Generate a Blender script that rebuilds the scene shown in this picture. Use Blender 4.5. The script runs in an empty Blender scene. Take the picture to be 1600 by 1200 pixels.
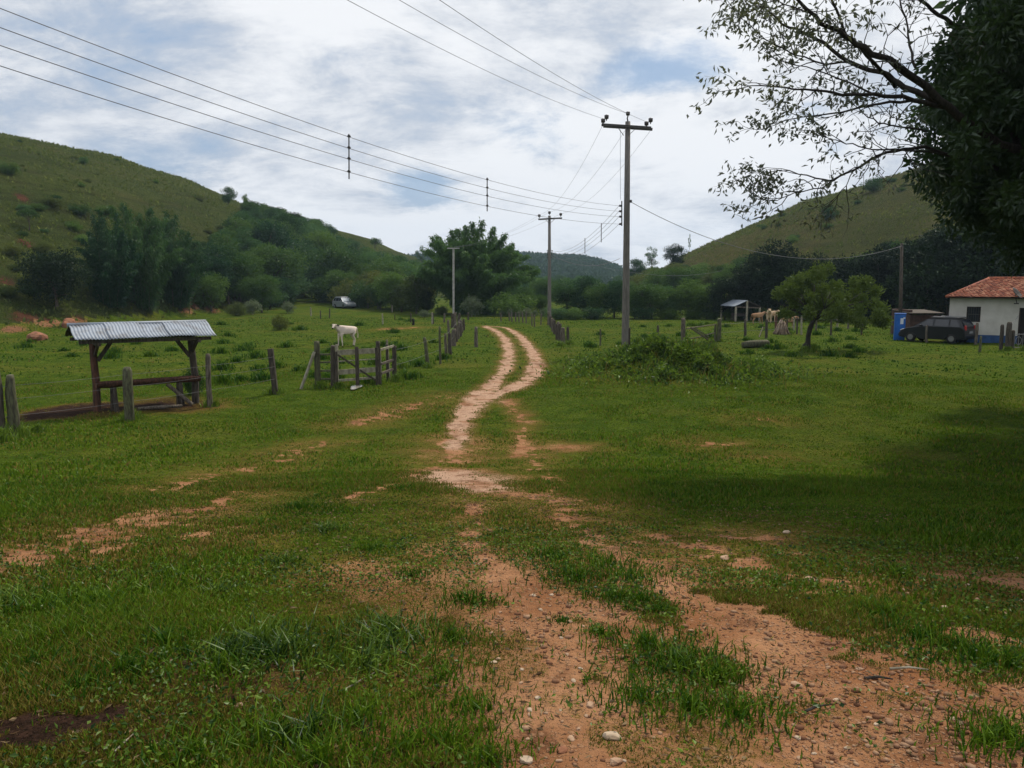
import bpy, bmesh, math, random
import numpy as np
from mathutils import Vector, Matrix, Euler
R = math.radians
random.seed(7); rng = np.random.default_rng(7)
S = bpy.context.scene
COL = S.collection

# ------------------------------------------------------------------ camera
PITCH = R(7.3); F = 1250.0; CZ = 3.2
cam = bpy.data.cameras.new('camera'); cam.lens = F / 1600 * 36; cam.sensor_width = 36
cam.clip_start = 0.05; cam.clip_end = 6000
camo = bpy.data.objects.new('camera', cam); COL.objects.link(camo)
camo.location = (0, 0, CZ); camo.rotation_euler = (R(90) - PITCH, 0, 0)
S.camera = camo
S.view_settings.view_transform = 'Standard'; S.view_settings.look = 'None'
S.view_settings.gamma = 1; S.view_settings.use_curve_mapping = False
S.view_settings.exposure = 0.12
S.cycles.max_bounces = 5; S.cycles.diffuse_bounces = 3; S.cycles.transmission_bounces = 3
S.cycles.transparent_max_bounces = 6; S.cycles.volume_bounces = 0

# ------------------------------------------------------------------ sun and sky
SUN_EL, SUN_AZ = R(56), R(32)          # azimuth from +Y towards +X
sun = bpy.data.lights.new('sun', 'SUN'); sun.energy = 3.4; sun.angle = R(3.5); sun.color = (1, .90, .74)
suno = bpy.data.objects.new('sun', sun); COL.objects.link(suno)
sd = Vector((math.sin(SUN_AZ) * math.cos(SUN_EL), math.cos(SUN_AZ) * math.cos(SUN_EL), math.sin(SUN_EL)))
suno.rotation_euler = sd.to_track_quat('Z', 'Y').to_euler(); suno.location = (0, 0, 60)
W = bpy.data.worlds.new('World'); S.world = W; W.use_nodes = True
nt = W.node_tree; nt.nodes.clear()
class G:
    """tiny node helper"""
    def __init__(s, tree): s.t = tree
    def n(s, typ, **kw):
        nd = s.t.nodes.new(typ)
        for k, v in kw.items():
            if k == 'ins':
                for i, val in v.items():
                    if hasattr(val, 'is_output'): s.t.links.new(val, nd.inputs[i])
                    else: nd.inputs[i].default_value = val
            else: setattr(nd, k, v)
        return nd
    def math(s, op, a, b=0.0, c=0.0, clamp=False):
        return s.n('ShaderNodeMath', operation=op, use_clamp=clamp, ins={0: a, 1: b, 2: c}).outputs[0]
    def mix(s, f, a, b, blend='MIX'):
        nd = s.n('ShaderNodeMix', data_type='RGBA', blend_type=blend, ins={0: f, 6: a, 7: b}); return nd.outputs[2]
    def noise(s, vec, scale, detail=4, rough=.55, dist=0.0):
        return s.n('ShaderNodeTexNoise', ins={'Vector': vec, 'Scale': scale, 'Detail': detail, 'Roughness': rough, 'Distortion': dist}).outputs[0]
    def ss(s, v, a, b):
        return s.n('ShaderNodeMapRange', interpolation_type='SMOOTHSTEP', ins={0: v, 1: a, 2: b, 3: 0.0, 4: 1.0}).outputs[0]
g = G(nt)
sky = g.n('ShaderNodeTexSky', sky_type='NISHITA', sun_disc=False, sun_elevation=SUN_EL, sun_rotation=SUN_AZ, air_density=1.2, dust_density=1.5)
geo = g.n('ShaderNodeTexCoord').outputs['Generated']
sep = g.n('ShaderNodeSeparateXYZ', ins={0: geo})
zz = g.math('ADD', g.math('MAXIMUM', sep.outputs[2], 0.0), 0.30)
cx = g.math('DIVIDE', sep.outputs[0], zz); cy = g.math('DIVIDE', sep.outputs[1], zz)
cv = g.n('ShaderNodeCombineXYZ', ins={0: g.math('MULTIPLY', cx, .8), 1: cy, 2: 0.0}).outputs[0]
big = g.noise(g.n('ShaderNodeVectorMath', operation='ADD', ins={0: cv, 1: (3.1, 1.7, 0.0)}).outputs[0], 1.05, 8, .62, .35)
fine = g.noise(g.n('ShaderNodeVectorMath', operation='ADD', ins={0: cv, 1: (9.1, 4.7, 2.0)}).outputs[0], 3.6, 8, .68, .25)
# openings of blue sky between the clouds: directions (unit vectors)
def pixdir(px, py):
    u = (px - 800) / F; v = (600 - py) / F
    return Vector((u, math.cos(PITCH) + v * math.sin(PITCH), -math.sin(PITCH) + v * math.cos(PITCH)))
gaps = None
for (px, py, w, k) in [(655, 290, 95, .22), (700, 330, 120, .10), (1080, 95, 150, .20), (850, 210, 170, .12), (905, 335, 120, .10), (1255, 180, 70, .14), (1300, 235, 60, .12), (980, 130, 110, .10), (250, 260, 140, .05), (520, 60, 160, .04)]:
    d = pixdir(px, py).normalized()
    df = g.n('ShaderNodeVectorMath', operation='SUBTRACT', ins={0: geo, 1: tuple(d)}).outputs[0]
    sc = g.n('ShaderNodeVectorMath', operation='MULTIPLY', ins={0: df, 1: (1, 1, 2.2)}).outputs[0]
    ln = g.n('ShaderNodeVectorMath', operation='LENGTH', ins={0: sc}).outputs['Value']
    m = g.math('MULTIPLY', g.math('SUBTRACT', 1.0, g.ss(ln, 0.0, w / F)), k)
    gaps = m if gaps is None else g.math('ADD', gaps, m)
dens = g.math('SUBTRACT', g.math('ADD', g.math('MULTIPLY', big, .55), g.math('MULTIPLY', fine, .45)), gaps)
cover = g.ss(dens, .30, .47)
cover = g.math('MAXIMUM', cover, g.math('MULTIPLY', g.math('SUBTRACT', 1.0, g.ss(sep.outputs[2], .0, .12)), .8))
shade = g.ss(g.math('ADD', g.math('MULTIPLY', fine, .5), g.math('MULTIPLY', big, .5)), .39, .56)
cloud = g.mix(shade, (5.6, 6.05, 6.8, 1), (9.1, 9.25, 9.5, 1))
bl = g.mix(.72, sky.outputs[0], (2.0, 3.6, 6.1, 1))
colr = g.mix(g.math('MULTIPLY_ADD', cover, .80, .20), bl, cloud)
bg = g.n('ShaderNodeBackground', ins={0: colr, 1: 0.095})
nt.links.new(bg.outputs[0], g.n('ShaderNodeOutputWorld').inputs[0])

# ------------------------------------------------------------------ materials
def principled(name):
    m = bpy.data.materials.new(name); m.use_nodes = True; t = m.node_tree; t.nodes.clear()
    g = G(t); p = g.n('ShaderNodeBsdfPrincipled'); o = g.n('ShaderNodeOutputMaterial')
    t.links.new(p.outputs[0], o.inputs[0]); p.inputs['Roughness'].default_value = .9
    p.inputs['Specular IOR Level'].default_value = .2
    return m, g, p
def mat(name, c1, c2=None, scale=8, rough=.85, bump=.0, metal=0, spec=.25, stretch=(1, 1, 1), detail=5, lo=.35, hi=.65, bscale=None):
    m, g, p = principled(name)
    co = g.n('ShaderNodeTexCoord').outputs['Object']
    mp = g.n('ShaderNodeMapping', ins={0: co, 3: stretch}).outputs[0]
    nz = g.noise(mp, scale, detail)
    if c2 is None: c2 = tuple(x * .7 for x in c1)
    g.t.links.new(g.mix(g.ss(nz, lo, hi), (*c1, 1), (*c2, 1)), p.inputs['Base Color'])
    p.inputs['Roughness'].default_value = rough; p.inputs['Metallic'].default_value = metal
    p.inputs['Specular IOR Level'].default_value = spec
    if bump:
        b = g.n('ShaderNodeBump', ins={'Strength': bump, 'Distance': .02, 'Height': g.noise(mp, bscale or scale * 2, 5)})
        g.t.links.new(b.outputs[0], p.inputs['Normal'])
    return m
def leafmat(name, c1, c2, trans=.35, nscale=.6, gloss=.02, attr=False, up=0.0):
    m = bpy.data.materials.new(name); m.use_nodes = True; t = m.node_tree; t.nodes.clear(); g = G(t)
    rnd = g.n('ShaderNodeObjectInfo').outputs['Random']
    co = g.n('ShaderNodeNewGeometry').outputs['Position']
    nz = g.noise(co, nscale, 4, .7)
    v = g.math('ADD', g.math('MULTIPLY', g.math('SUBTRACT', nz, .5), 1.6), g.math('MULTIPLY_ADD', rnd, .95, .03))
    if attr:
        a = g.n('ShaderNodeAttribute', attribute_name='rnd').outputs['Fac']
        v = g.math('ADD', v, g.math('MULTIPLY', g.math('SUBTRACT', a, .5), .9))
    c = g.mix(g.math('ADD', v, 0, clamp=True), (*c1, 1), (*c2, 1))
    d = g.n('ShaderNodeBsdfDiffuse', ins={0: c})
    if up:
        gn = g.n('ShaderNodeNewGeometry').outputs['Normal']
        mx = g.n('ShaderNodeMix', data_type='VECTOR', ins={0: up, 4: gn, 5: (0, 0, 1)}).outputs[1]
        t.links.new(g.n('ShaderNodeVectorMath', operation='NORMALIZE', ins={0: mx}).outputs[0], d.inputs['Normal'])
    tr = g.n('ShaderNodeBsdfTranslucent', ins={0: c})
    gl = g.n('ShaderNodeBsdfGlossy', ins={0: (.7, .75, .8, 1), 'Roughness': .42})
    a = g.n('ShaderNodeMixShader', ins={0: trans, 1: d.outputs[0], 2: tr.outputs[0]})
    b = g.n('ShaderNodeMixShader', ins={0: gloss, 1: a.outputs[0], 2: gl.outputs[0]})
    t.links.new(b.outputs[0], g.n('ShaderNodeOutputMaterial').inputs[0])
    return m
M = dict(
    bark=mat('bark', (.10, .08, .06), (.04, .033, .027), 6, bump=.4, stretch=(3, 3, .6)),
    darkbark=mat('darkbark', (.045, .038, .032), (.02, .017, .015), 9, bump=.4, stretch=(3, 3, .6)),
    palebark=mat('palebark', (.34, .32, .28), (.18, .16, .13), 6, bump=.3),
    post=mat('post', (.17, .145, .115), (.055, .045, .036), 14, bump=.5, stretch=(3, 3, .35)),
    post2=mat('post2', (.10, .083, .065), (.035, .03, .025), 14, bump=.5, stretch=(3, 3, .35)),
    mossy=mat('mossy', (.12, .125, .07), (.055, .05, .035), 12, bump=.5, stretch=(2, 2, .5)),
    palewood=mat('palewood', (.33, .31, .24), (.19, .17, .125), 12, bump=.3, stretch=(1, 1, .5)),
    redwood=mat('redwood', (.13, .06, .04), (.05, .028, .02), 8, bump=.4, stretch=(3, 3, .5)),
    pole=mat('pole', (.19, .175, .16), (.11, .10, .092), 10, bump=.3, stretch=(4, 4, .25)),
    concrete=mat('concrete', (.38, .37, .35), (.27, .265, .25), 5, bump=.2),
    arm=mat('arm', (.085, .08, .078), (.05, .047, .045), 8),
    iron=mat('iron', (.06, .06, .062), (.04, .038, .037), 10, rough=.6),
    ceramic=mat('ceramic', (.05, .04, .04), (.035, .03, .03), 10, rough=.35, spec=.5),
    wire=mat('wire', (.18, .18, .20), (.13, .13, .15), 3, rough=.6),
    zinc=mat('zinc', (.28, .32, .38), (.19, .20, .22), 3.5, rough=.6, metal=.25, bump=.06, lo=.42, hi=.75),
    zincshade=mat('zincshade', (.085, .07, .06), (.05, .04, .035), 4, rough=.8),  # same zinc roofing, with shade put into the colour
    white=mat('white', (.54, .53, .49), (.42, .405, .37), 1.6, bump=.1, lo=.3, hi=.8),
    bluepaint=mat('bluepaint', (.035, .085, .21), (.025, .06, .15), 4),
    bluebox=mat('bluebox', (.02, .13, .46), (.016, .10, .36), 3, rough=.5),
    paper=mat('paper', (.62, .66, .72), (.55, .6, .66), 9),
    dark=mat('dark', (.012, .011, .010), (.02, .018, .015), 5),
    shutter=mat('shutter', (.045, .035, .028), (.03, .024, .02), 10),
    tile=mat('tile', (.33, .11, .06), (.14, .045, .03), 5, bump=.3, lo=.38, hi=.62),
    tilelight=mat('tilelight', (.48, .24, .15), (.28, .12, .07), 7),
    brick=mat('brick', (.10, .055, .04), (.05, .032, .026), 7, bump=.3),
    blackpaint=mat('blackpaint', (.008, .009, .012), (.010, .011, .014), 2, rough=.3, spec=.35),
    silver=mat('silver', (.30, .33, .37), (.26, .29, .33), 2, rough=.35, metal=.3, spec=.5),
    glass=mat('glass', (.02, .025, .035), (.015, .02, .03), 2, rough=.1, spec=.6),
    windscreen=mat('windscreen', (.38, .42, .47), (.33, .37, .42), 2, rough=.15, spec=.6),
    rubber=mat('rubber', (.015, .015, .015), (.02, .02, .02), 9),
    rim=mat('rim', (.25, .25, .26), (.2, .2, .21), 9, rough=.4, metal=.6),
    red=mat('red', (.40, .03, .025), (.3, .02, .02), 4, rough=.3),
    lamp=mat('lamp', (.7, .7, .68), (.6, .6, .6), 4, rough=.2),
    plate=mat('plate', (.28, .29, .31), (.24, .25, .27), 6),
    rock=mat('rock', (.40, .27, .18), (.24, .14, .085), 9, bump=.5),
    rockpale=mat('rockpale', (.44, .35, .26), (.28, .20, .13), 9, bump=.4),
    rockorange=mat('rockorange', (.27, .115, .06), (.15, .07, .04), 3, bump=.5),
    leaf=leafmat('leaf', (.018, .058, .010), (.100, .180, .028)),
    leafblue=leafmat('leafblue', (.016, .054, .017), (.074, .155, .042)),
    leafolive=leafmat('leafolive', (.035, .065, .010), (.12, .145, .024)),
    leafdark=leafmat('leafdark', (.005, .016, .005), (.022, .046, .012), .2),
    leafpale=leafmat('leafpale', (.045, .075, .03), (.15, .19, .10), .3),
    leafbamboo=leafmat('leafbamboo', (.012, .052, .013), (.082, .165, .032), .4),
    leaforange=leafmat('leaforange', (.010, .026, .005), (.10, .15, .022), .25, 3.0, .02),
    leafnear=leafmat('leafnear', (.018, .045, .010), (.075, .125, .025), .45, 1.2, .05),
    leafthin=leafmat('leafthin', (.07, .085, .04), (.15, .16, .075), .5, 2.0, .08),
    grass=leafmat('grass', (.015, .060, .003), (.112, .190, .010), .35, .55, .012, attr=True, up=.6),
    drygrass=leafmat('drygrass', (.10, .088, .013), (.21, .155, .04), .3, 1.2, .01, attr=True, up=.6),
    weed=leafmat('weed', (.013, .046, .006), (.15, .24, .022), .35, 1.6, .02, attr=True),
)
def cowmat(name, c1, c2, muz):
    m, g, p = principled(name)
    co = g.n('ShaderNodeTexCoord').outputs['Object']
    s = g.n('ShaderNodeSeparateXYZ', ins={0: co})
    base = g.mix(g.ss(g.noise(co, 3, 3), .35, .65), (*c1, 1), (*c2, 1))
    hoof = g.math('SUBTRACT', 1.0, g.ss(s.outputs[2], .05, .08))
    a = g.n('ShaderNodeAttribute', attribute_name='darkpart').outputs['Fac']
    k = g.math('MAXIMUM', hoof, a)
    g.t.links.new(g.mix(k, base, (*muz, 1)), p.inputs['Base Color'])
    return m
M['calf'] = cowmat('calf', (.66, .56, .48), (.56, .47, .42), (.02, .018, .016))
M['browncow'] = cowmat('browncow', (.36, .22, .12), (.28, .16, .09), (.05, .03, .02))
M['creamcow'] = cowmat('creamcow', (.56, .44, .30), (.46, .32, .2), (.04, .03, .025))

# ------------------------------------------------------------------ noise + terrain
TAB = rng.random((256, 256))
def vnoise(x, y, s=1.0, o=0):
    x = np.asarray(x) * s + 37.3 * o + 1000; y = np.asarray(y) * s + 91.7 * o + 1000
    xi = np.floor(x).astype(int); yi = np.floor(y).astype(int); fx = x - xi; fy = y - yi
    fx = fx * fx * (3 - 2 * fx); fy = fy * fy * (3 - 2 * fy)
    a = TAB[xi & 255, yi & 255]; b = TAB[(xi + 1) & 255, yi & 255]; c = TAB[xi & 255, (yi + 1) & 255]; d = TAB[(xi + 1) & 255, (yi + 1) & 255]
    return (a * (1 - fx) + b * fx) * (1 - fy) + (c * (1 - fx) + d * fx) * fy
def fbm(x, y, s=1.0, oc=4, o=0):
    v = 0; a = .5; t = 0
    for i in range(oc):
        v = v + a * vnoise(x, y, s, o + i); t += a; a *= .5; s *= 2.03
    return v / t
def sst(v, a, b):
    t = np.clip((np.asarray(v, float) - a) / (b - a), 0, 1); return t * t * (3 - 2 * t)
def azp(px): return math.atan((px - 800) / F * math.cos(PITCH))
def hill_table(rows):     # px, toe distance, crest distance, crest pixel row
    rows = sorted(rows); A = []; T = []; D = []; Z = []
    for px, r0, d, py in rows:
        v = pixdir(px, py); k = d / math.hypot(v.x, v.y); z = CZ + v.z * k
        t = np.linspace(.02, 1, 60); f = prof(t); rr = r0 + (d - r0) * t
        tgt = (z - CZ) / d
        lo, hi = 0, 4 * max(z, .1) + 6
        for _ in range(40):
            mid = (lo + hi) / 2
            if np.max((mid * f - CZ) / rr) > tgt: hi = mid
            else: lo = mid
        A.append(azp(px)); T.append(r0); D.append(d); Z.append(lo if py < 438 else 0)
    return np.array(A), np.array(T), np.array(D), np.array(Z)
def prof(t): return np.sin(np.pi / 2 * np.clip(t, 0, 1)) ** 1.25
HL = hill_table([(-2200, 50, 130, 60), (-600, 52, 140, 140), (0, 57, 150, 205), (100, 60, 155, 223), (200, 66, 160, 245), (300, 78, 165, 281), (370, 88, 170, 314), (450, 108, 178, 343), (530, 122, 190, 359), (560, 125, 195, 367), (580, 126, 198, 373), (620, 130, 208, 392), (650, 134, 230, 401), (665, 138, 240, 414), (710, 160, 300, 430), (760, 200, 340, 440)])
HR = hill_table([(940, 160, 260, 440), (985, 110, 200, 436), (1040, 92, 180, 418), (1062, 90, 175, 402), (1100, 88, 172, 383), (1180, 84, 168, 347), (1250, 80, 165, 312), (1350, 75, 165, 285), (1440, 70, 165, 263), (1600, 68, 165, 232), (2200, 66, 160, 170), (3200, 66, 150, 150)])
HF = hill_table([(300, 320, 560, 425), (600, 320, 560, 412), (700, 320, 560, 406), (800, 330, 560, 405), (860, 330, 560, 408), (900, 330, 560, 410), (940, 330, 550, 417), (970, 330, 540, 429), (1010, 330, 540, 439), (1100, 330, 540, 438)])
def hillz(x, y, T, und):
    r = np.hypot(x, y); az = np.arctan2(x, y)
    A, t0, D, Z = T
    a = np.clip(az, A[0], A[-1]); r0 = np.interp(a, A, t0); d = np.interp(a, A, D); z = np.interp(a, A, Z)
    z = z * (1 - sst(np.abs(az), R(75), R(130)))
    r0 = r0 * (1 + .10 * (vnoise(x, y, .035, 5) - .5))
    t = (r - r0) / (d - r0)
    h = z * prof(t) * (1 - .35 * np.clip((r - d) / d, 0, 1))
    h = h + und * (fbm(x, y, .045, 5, 9) - .5) * np.minimum(z, 20) * .19 * sst(t, 0, .3) * (1 - .8 * sst(t, .75, 1))
    return h, t * (z > .5)
def H(x, y):
    x = np.asarray(x, float); y = np.asarray(y, float)
    h = 1.6 * (1 - sst(y, 0, 17))
    h = h + .05 * (fbm(x, y, .5, 3, 1) - .5) * sst(np.hypot(x, y), 1, 4) + .16 * (fbm(x, y, .14, 4, 3) - .5) * sst(y, 16, 34) * 1.2
    h = h + .06 * (fbm(x, y, 1.1, 3, 2) - .5) * sst(y, 14, 22)
    h = h + .95 * np.exp(-((x + 31) / 11) ** 2 - ((y - 118) / 20) ** 2) + .4 * np.exp(-((x + 19) / 10) ** 2 - ((y - 112) / 18) ** 2)
    m = np.exp(-((x - 5.6) / 2.0) ** 4 - ((y - 28.3) / 1.9) ** 2)
    h = h + m * (.80 + .8 * (fbm(x, y, 1.2, 3, 4) - .5)) + .35 * np.exp(-((x - 3.8) / 1.0) ** 2 - ((y - 27) / 1.4) ** 2)
    a, _ = hillz(x, y, HL, 1); b, _ = hillz(x, y, HR, 1); c, _ = hillz(x, y, HF, .6)
    return h + np.maximum(np.maximum(a, b), c)
def Hs(x, y): return float(H(np.array([x]), np.array([y]))[0])
RS = np.concatenate([np.linspace(1.2, 30, 300), np.geomspace(30.2, 700, 500)])
def ground(px, py):
    """the point of the terrain seen in a direction"""
    d = pixdir(px, py); X = d.x * RS; Y = d.y * RS; Z = CZ + d.z * RS
    below = Z < H(X, Y)
    if not below.any(): return None
    i = int(np.argmax(below)); a = RS[max(i - 1, 0)]; b = RS[i]
    for _ in range(12):
        m = (a + b) / 2
        if CZ + d.z * m < Hs(d.x * m, d.y * m): b = m
        else: a = m
    return Vector((d.x * b, d.y * b, Hs(d.x * b, d.y * b)))
def at(px, py, depth):
    d = pixdir(px, py); k = depth / d.y; return Vector((d.x * k, depth, CZ + d.z * k))

# ------------------------------------------------------------------ dirt, as strokes on the ground: px, py, half width in px, strength
STROKES = []
def stroke(pts, s=1.0, m=1.25, hard=0):
    P = []
    for px, py, w in pts:
        c = ground(px, py)
        if c is None: continue
        e = ground(px + w, py); P.append((c.x, c.y, max(abs(e.x - c.x), .04)))
    if len(P) == 1: P = P * 2
    for a, b in zip(P, P[1:]): STROKES.append((*a, *b, s, m, hard))
stroke([(757, 509, 4), (775, 517, 5), (790, 530, 7), (796, 548, 8), (795, 565, 9), (783, 585, 9), (765, 603, 13), (750, 620, 22), (740, 636, 21), (722, 655, 14), (716, 680, 12), (712, 700, 9)], .95, .3, .55)
stroke([(757, 509, 4), (785, 511, 4), (806, 520, 5), (823, 537, 7), (835, 556, 9), (838, 572, 11), (830, 590, 15), (808, 603, 17), (785, 612, 14), (764, 622, 15)], .95, .3, .55)
stroke([(700, 708, 8), (735, 712, 8)], .55)
stroke([(700, 738, 20), (722, 748, 42), (760, 765, 36)], 1.0, 1.0, .2)
stroke([(790, 625, 10), (815, 650, 9), (818, 680, 8), (806, 712, 8)], .60, .4)
stroke([(885, 698, 16)], .75); stroke([(1110, 695, 26)], .45); stroke([(1180, 712, 14), (1200, 712, 10)], .4); stroke([(1190, 655, 20)], .35)
stroke([(780, 770, 24), (860, 778, 22), (905, 815, 28), (930, 835, 26), (985, 858, 22)], .62)
stroke([(730, 780, 20), (745, 830, 22), (760, 880, 30)], .58)
stroke([(705, 690, 26), (715, 720, 30)], .6); stroke([(815, 690, 12), (850, 740, 14), (880, 780, 16)], .45)
stroke([(770, 880, 30), (800, 935, 62), (830, 965, 95), (850, 1000, 70), (845, 1050, 65), (835, 1110, 75), (850, 1160, 95), (860, 1230, 130), (870, 1400, 160)])
stroke([(860, 940, 40), (930, 960, 45), (990, 985, 45)], .85)
stroke([(700, 1060, 30), (730, 1140, 40)], .5); stroke([(860, 1010, 60), (930, 1040, 60), (930, 1150, 80)], .62)
stroke([(930, 850, 26), (1000, 880, 30), (1040, 905, 34)], .7); stroke([(1060, 850, 50), (1180, 880, 60), (1300, 930, 70)], .5)
stroke([(1035, 900, 22), (1060, 930, 44), (1120, 975, 80), (1210, 1020, 115), (1340, 1070, 165), (1460, 1120, 230), (1580, 1190, 300), (1700, 1300, 360)])
stroke([(1400, 1060, 60), (1500, 1070, 70), (1620, 1075, 80)], .9)
stroke([(1240, 1130, 60), (1300, 1200, 90)], .9)
stroke([(1480, 905, 30), (1560, 912, 60), (1640, 920, 60), (1800, 960, 80)])
stroke([(1270, 905, 24), (1350, 915, 26), (1440, 930, 24)], .6); stroke([(1100, 840, 26), (1200, 835, 20), (1270, 860, 18)], .5)
stroke([(1490, 990, 60), (1600, 1000, 40)], .5)
stroke([(980, 1000, 40), (1000, 1060, 30), (960, 1110, 50), (1080, 1170, 50)], .55)
stroke([(0, 885, 60), (70, 862, 85), (130, 838, 95), (200, 820, 85), (262, 802, 45), (330, 790, 20), (380, 765, 16)], .60, 1.5)
stroke([(300, 840, 30), (360, 822, 22)], .55)
stroke([(614, 903, 18)], 1.0); stroke([(375, 1100, 12)], .9); stroke([(520, 905, 12)], .5)
stroke([(-60, 1150, 60), (60, 1135, 80), (130, 1118, 60), (185, 1108, 24)], 1.0)
stroke([(560, 660, 20), (640, 638, 22), (700, 618, 18)], .42)
stroke([(260, 765, 26), (380, 735, 22), (470, 705, 18), (520, 690, 12)], .42)
stroke([(560, 778, 14), (690, 725, 16)], .35)
stroke([(65, 650, 30), (110, 641, 44), (150, 634, 34)], 1.2, .2)
stroke([(175, 638, 30), (240, 634, 34), (300, 634, 20)], .95); stroke([(640, 512, 12), (600, 515, 8)], .5)
ST = np.array(STROKES); BIAS = []
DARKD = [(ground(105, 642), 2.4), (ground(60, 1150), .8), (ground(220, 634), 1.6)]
def dirtfield(x, y):
    x = np.asarray(x, float); y = np.asarray(y, float)
    wx = x + .22 * (fbm(x, y, 1.6, 3, 20) - .5) * 2; wy = y + .35 * (fbm(x, y, 1.3, 3, 24) - .5) * 2
    best = np.zeros(x.shape); dry = np.zeros(x.shape); global SAND; SAND = np.zeros(x.shape)
    for x1, y1, w1, x2, y2, w2, s, mg, hard in ST:
        dx, dy = x2 - x1, y2 - y1; L = dx * dx + dy * dy + 1e-9
        qx = wx + (x - wx) * .6 * hard; qy = wy + (y - wy) * .6 * hard
        t = np.clip(((qx - x1) * dx + (qy - y1) * dy) / L, 0, 1)
        d = np.hypot(qx - x1 - t * dx, qy - y1 - t * dy); w = w1 + (w2 - w1) * t
        best = np.maximum(best, s * (1 - sst(d / w, .2 + .4 * hard, 1.7 - .55 * hard)))
        if hard: SAND = np.maximum(SAND, 1 - sst(d / w, .8, 2.4))
        dry = np.maximum(dry, s * (1 - sst(d, w * .8, w * 1.6 + mg)) * (1 - .55 * hard))
    return best, dry
def dirtmask(x, y):
    b, dry = dirtfield(x, y)
    n = fbm(x, y, 3.1, 4, 30) * .6 + fbm(x, y, .9, 3, 33) * .4
    hf = fbm(x, y, 9.0, 3, 36)
    return sst(b + (n - .5) * 1.1 + (hf - .5) * 1.5, .18, .90) * sst(b, .0, .12), np.clip(dry * 1.1 + (n - .5) * .9, 0, 1) * (dry > .01)

def np_mesh(name, V, Q, attrs=None, smooth=False, mats=(), midx=None):
    me = bpy.data.meshes.new(name); V = np.ascontiguousarray(V, np.float32); Q = np.ascontiguousarray(Q, np.int32); k = Q.shape[1]
    me.vertices.add(len(V)); me.vertices.foreach_set('co', V.ravel())
    me.loops.add(Q.size); me.loops.foreach_set('vertex_index', Q.ravel())
    me.polygons.add(len(Q)); me.polygons.foreach_set('loop_start', np.arange(len(Q), dtype=np.int32) * k)
    me.polygons.foreach_set('loop_total', np.full(len(Q), k, np.int32))
    if midx is not None: me.polygons.foreach_set('material_index', np.asarray(midx, np.int32))
    me.polygons.foreach_set('use_smooth', np.full(len(Q), smooth))
    for a, v in (attrs or {}).items():
        at_ = me.attributes.new(a, 'FLOAT', 'POINT'); at_.data.foreach_set('value', np.ascontiguousarray(v, np.float32))
    for m in mats: me.materials.append(m)
    me.update(calc_edges=True); return me
def link(name, me, parent=None, loc=None):
    o = bpy.data.objects.new(name, me); COL.objects.link(o)
    if parent: o.parent = parent
    if loc is not None: o.location = loc
    return o
def tag(o, label=None, cat=None, group=None, kind=None):
    if label: o['label'] = label
    if cat: o['category'] = cat
    if group: o['group'] = group
    if kind: o['kind'] = kind
    return o
def empty(name, loc, label, cat, group=None, rz=0, sc=1):
    o = bpy.data.objects.new(name, None); COL.objects.link(o); o.location = loc; o.rotation_euler = (0, 0, rz); o.scale = (sc,) * 3 if not isinstance(sc, tuple) else sc
    o.empty_display_size = .2
    return tag(o, label, cat, group)
def copy_thing(o, loc, rz=0, sc=1, label=None, group=None, cat=None):
    c = o.copy(); COL.objects.link(c); c.location = loc; c.rotation_euler = (0, 0, rz); c.scale = (sc,) * 3 if not isinstance(sc, tuple) else sc
    for ch in o.children:
        d = ch.copy(); COL.objects.link(d); d.parent = c
        for gc in ch.children:
            e = gc.copy(); COL.objects.link(e); e.parent = d
    return tag(c, label, cat, group)

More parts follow.
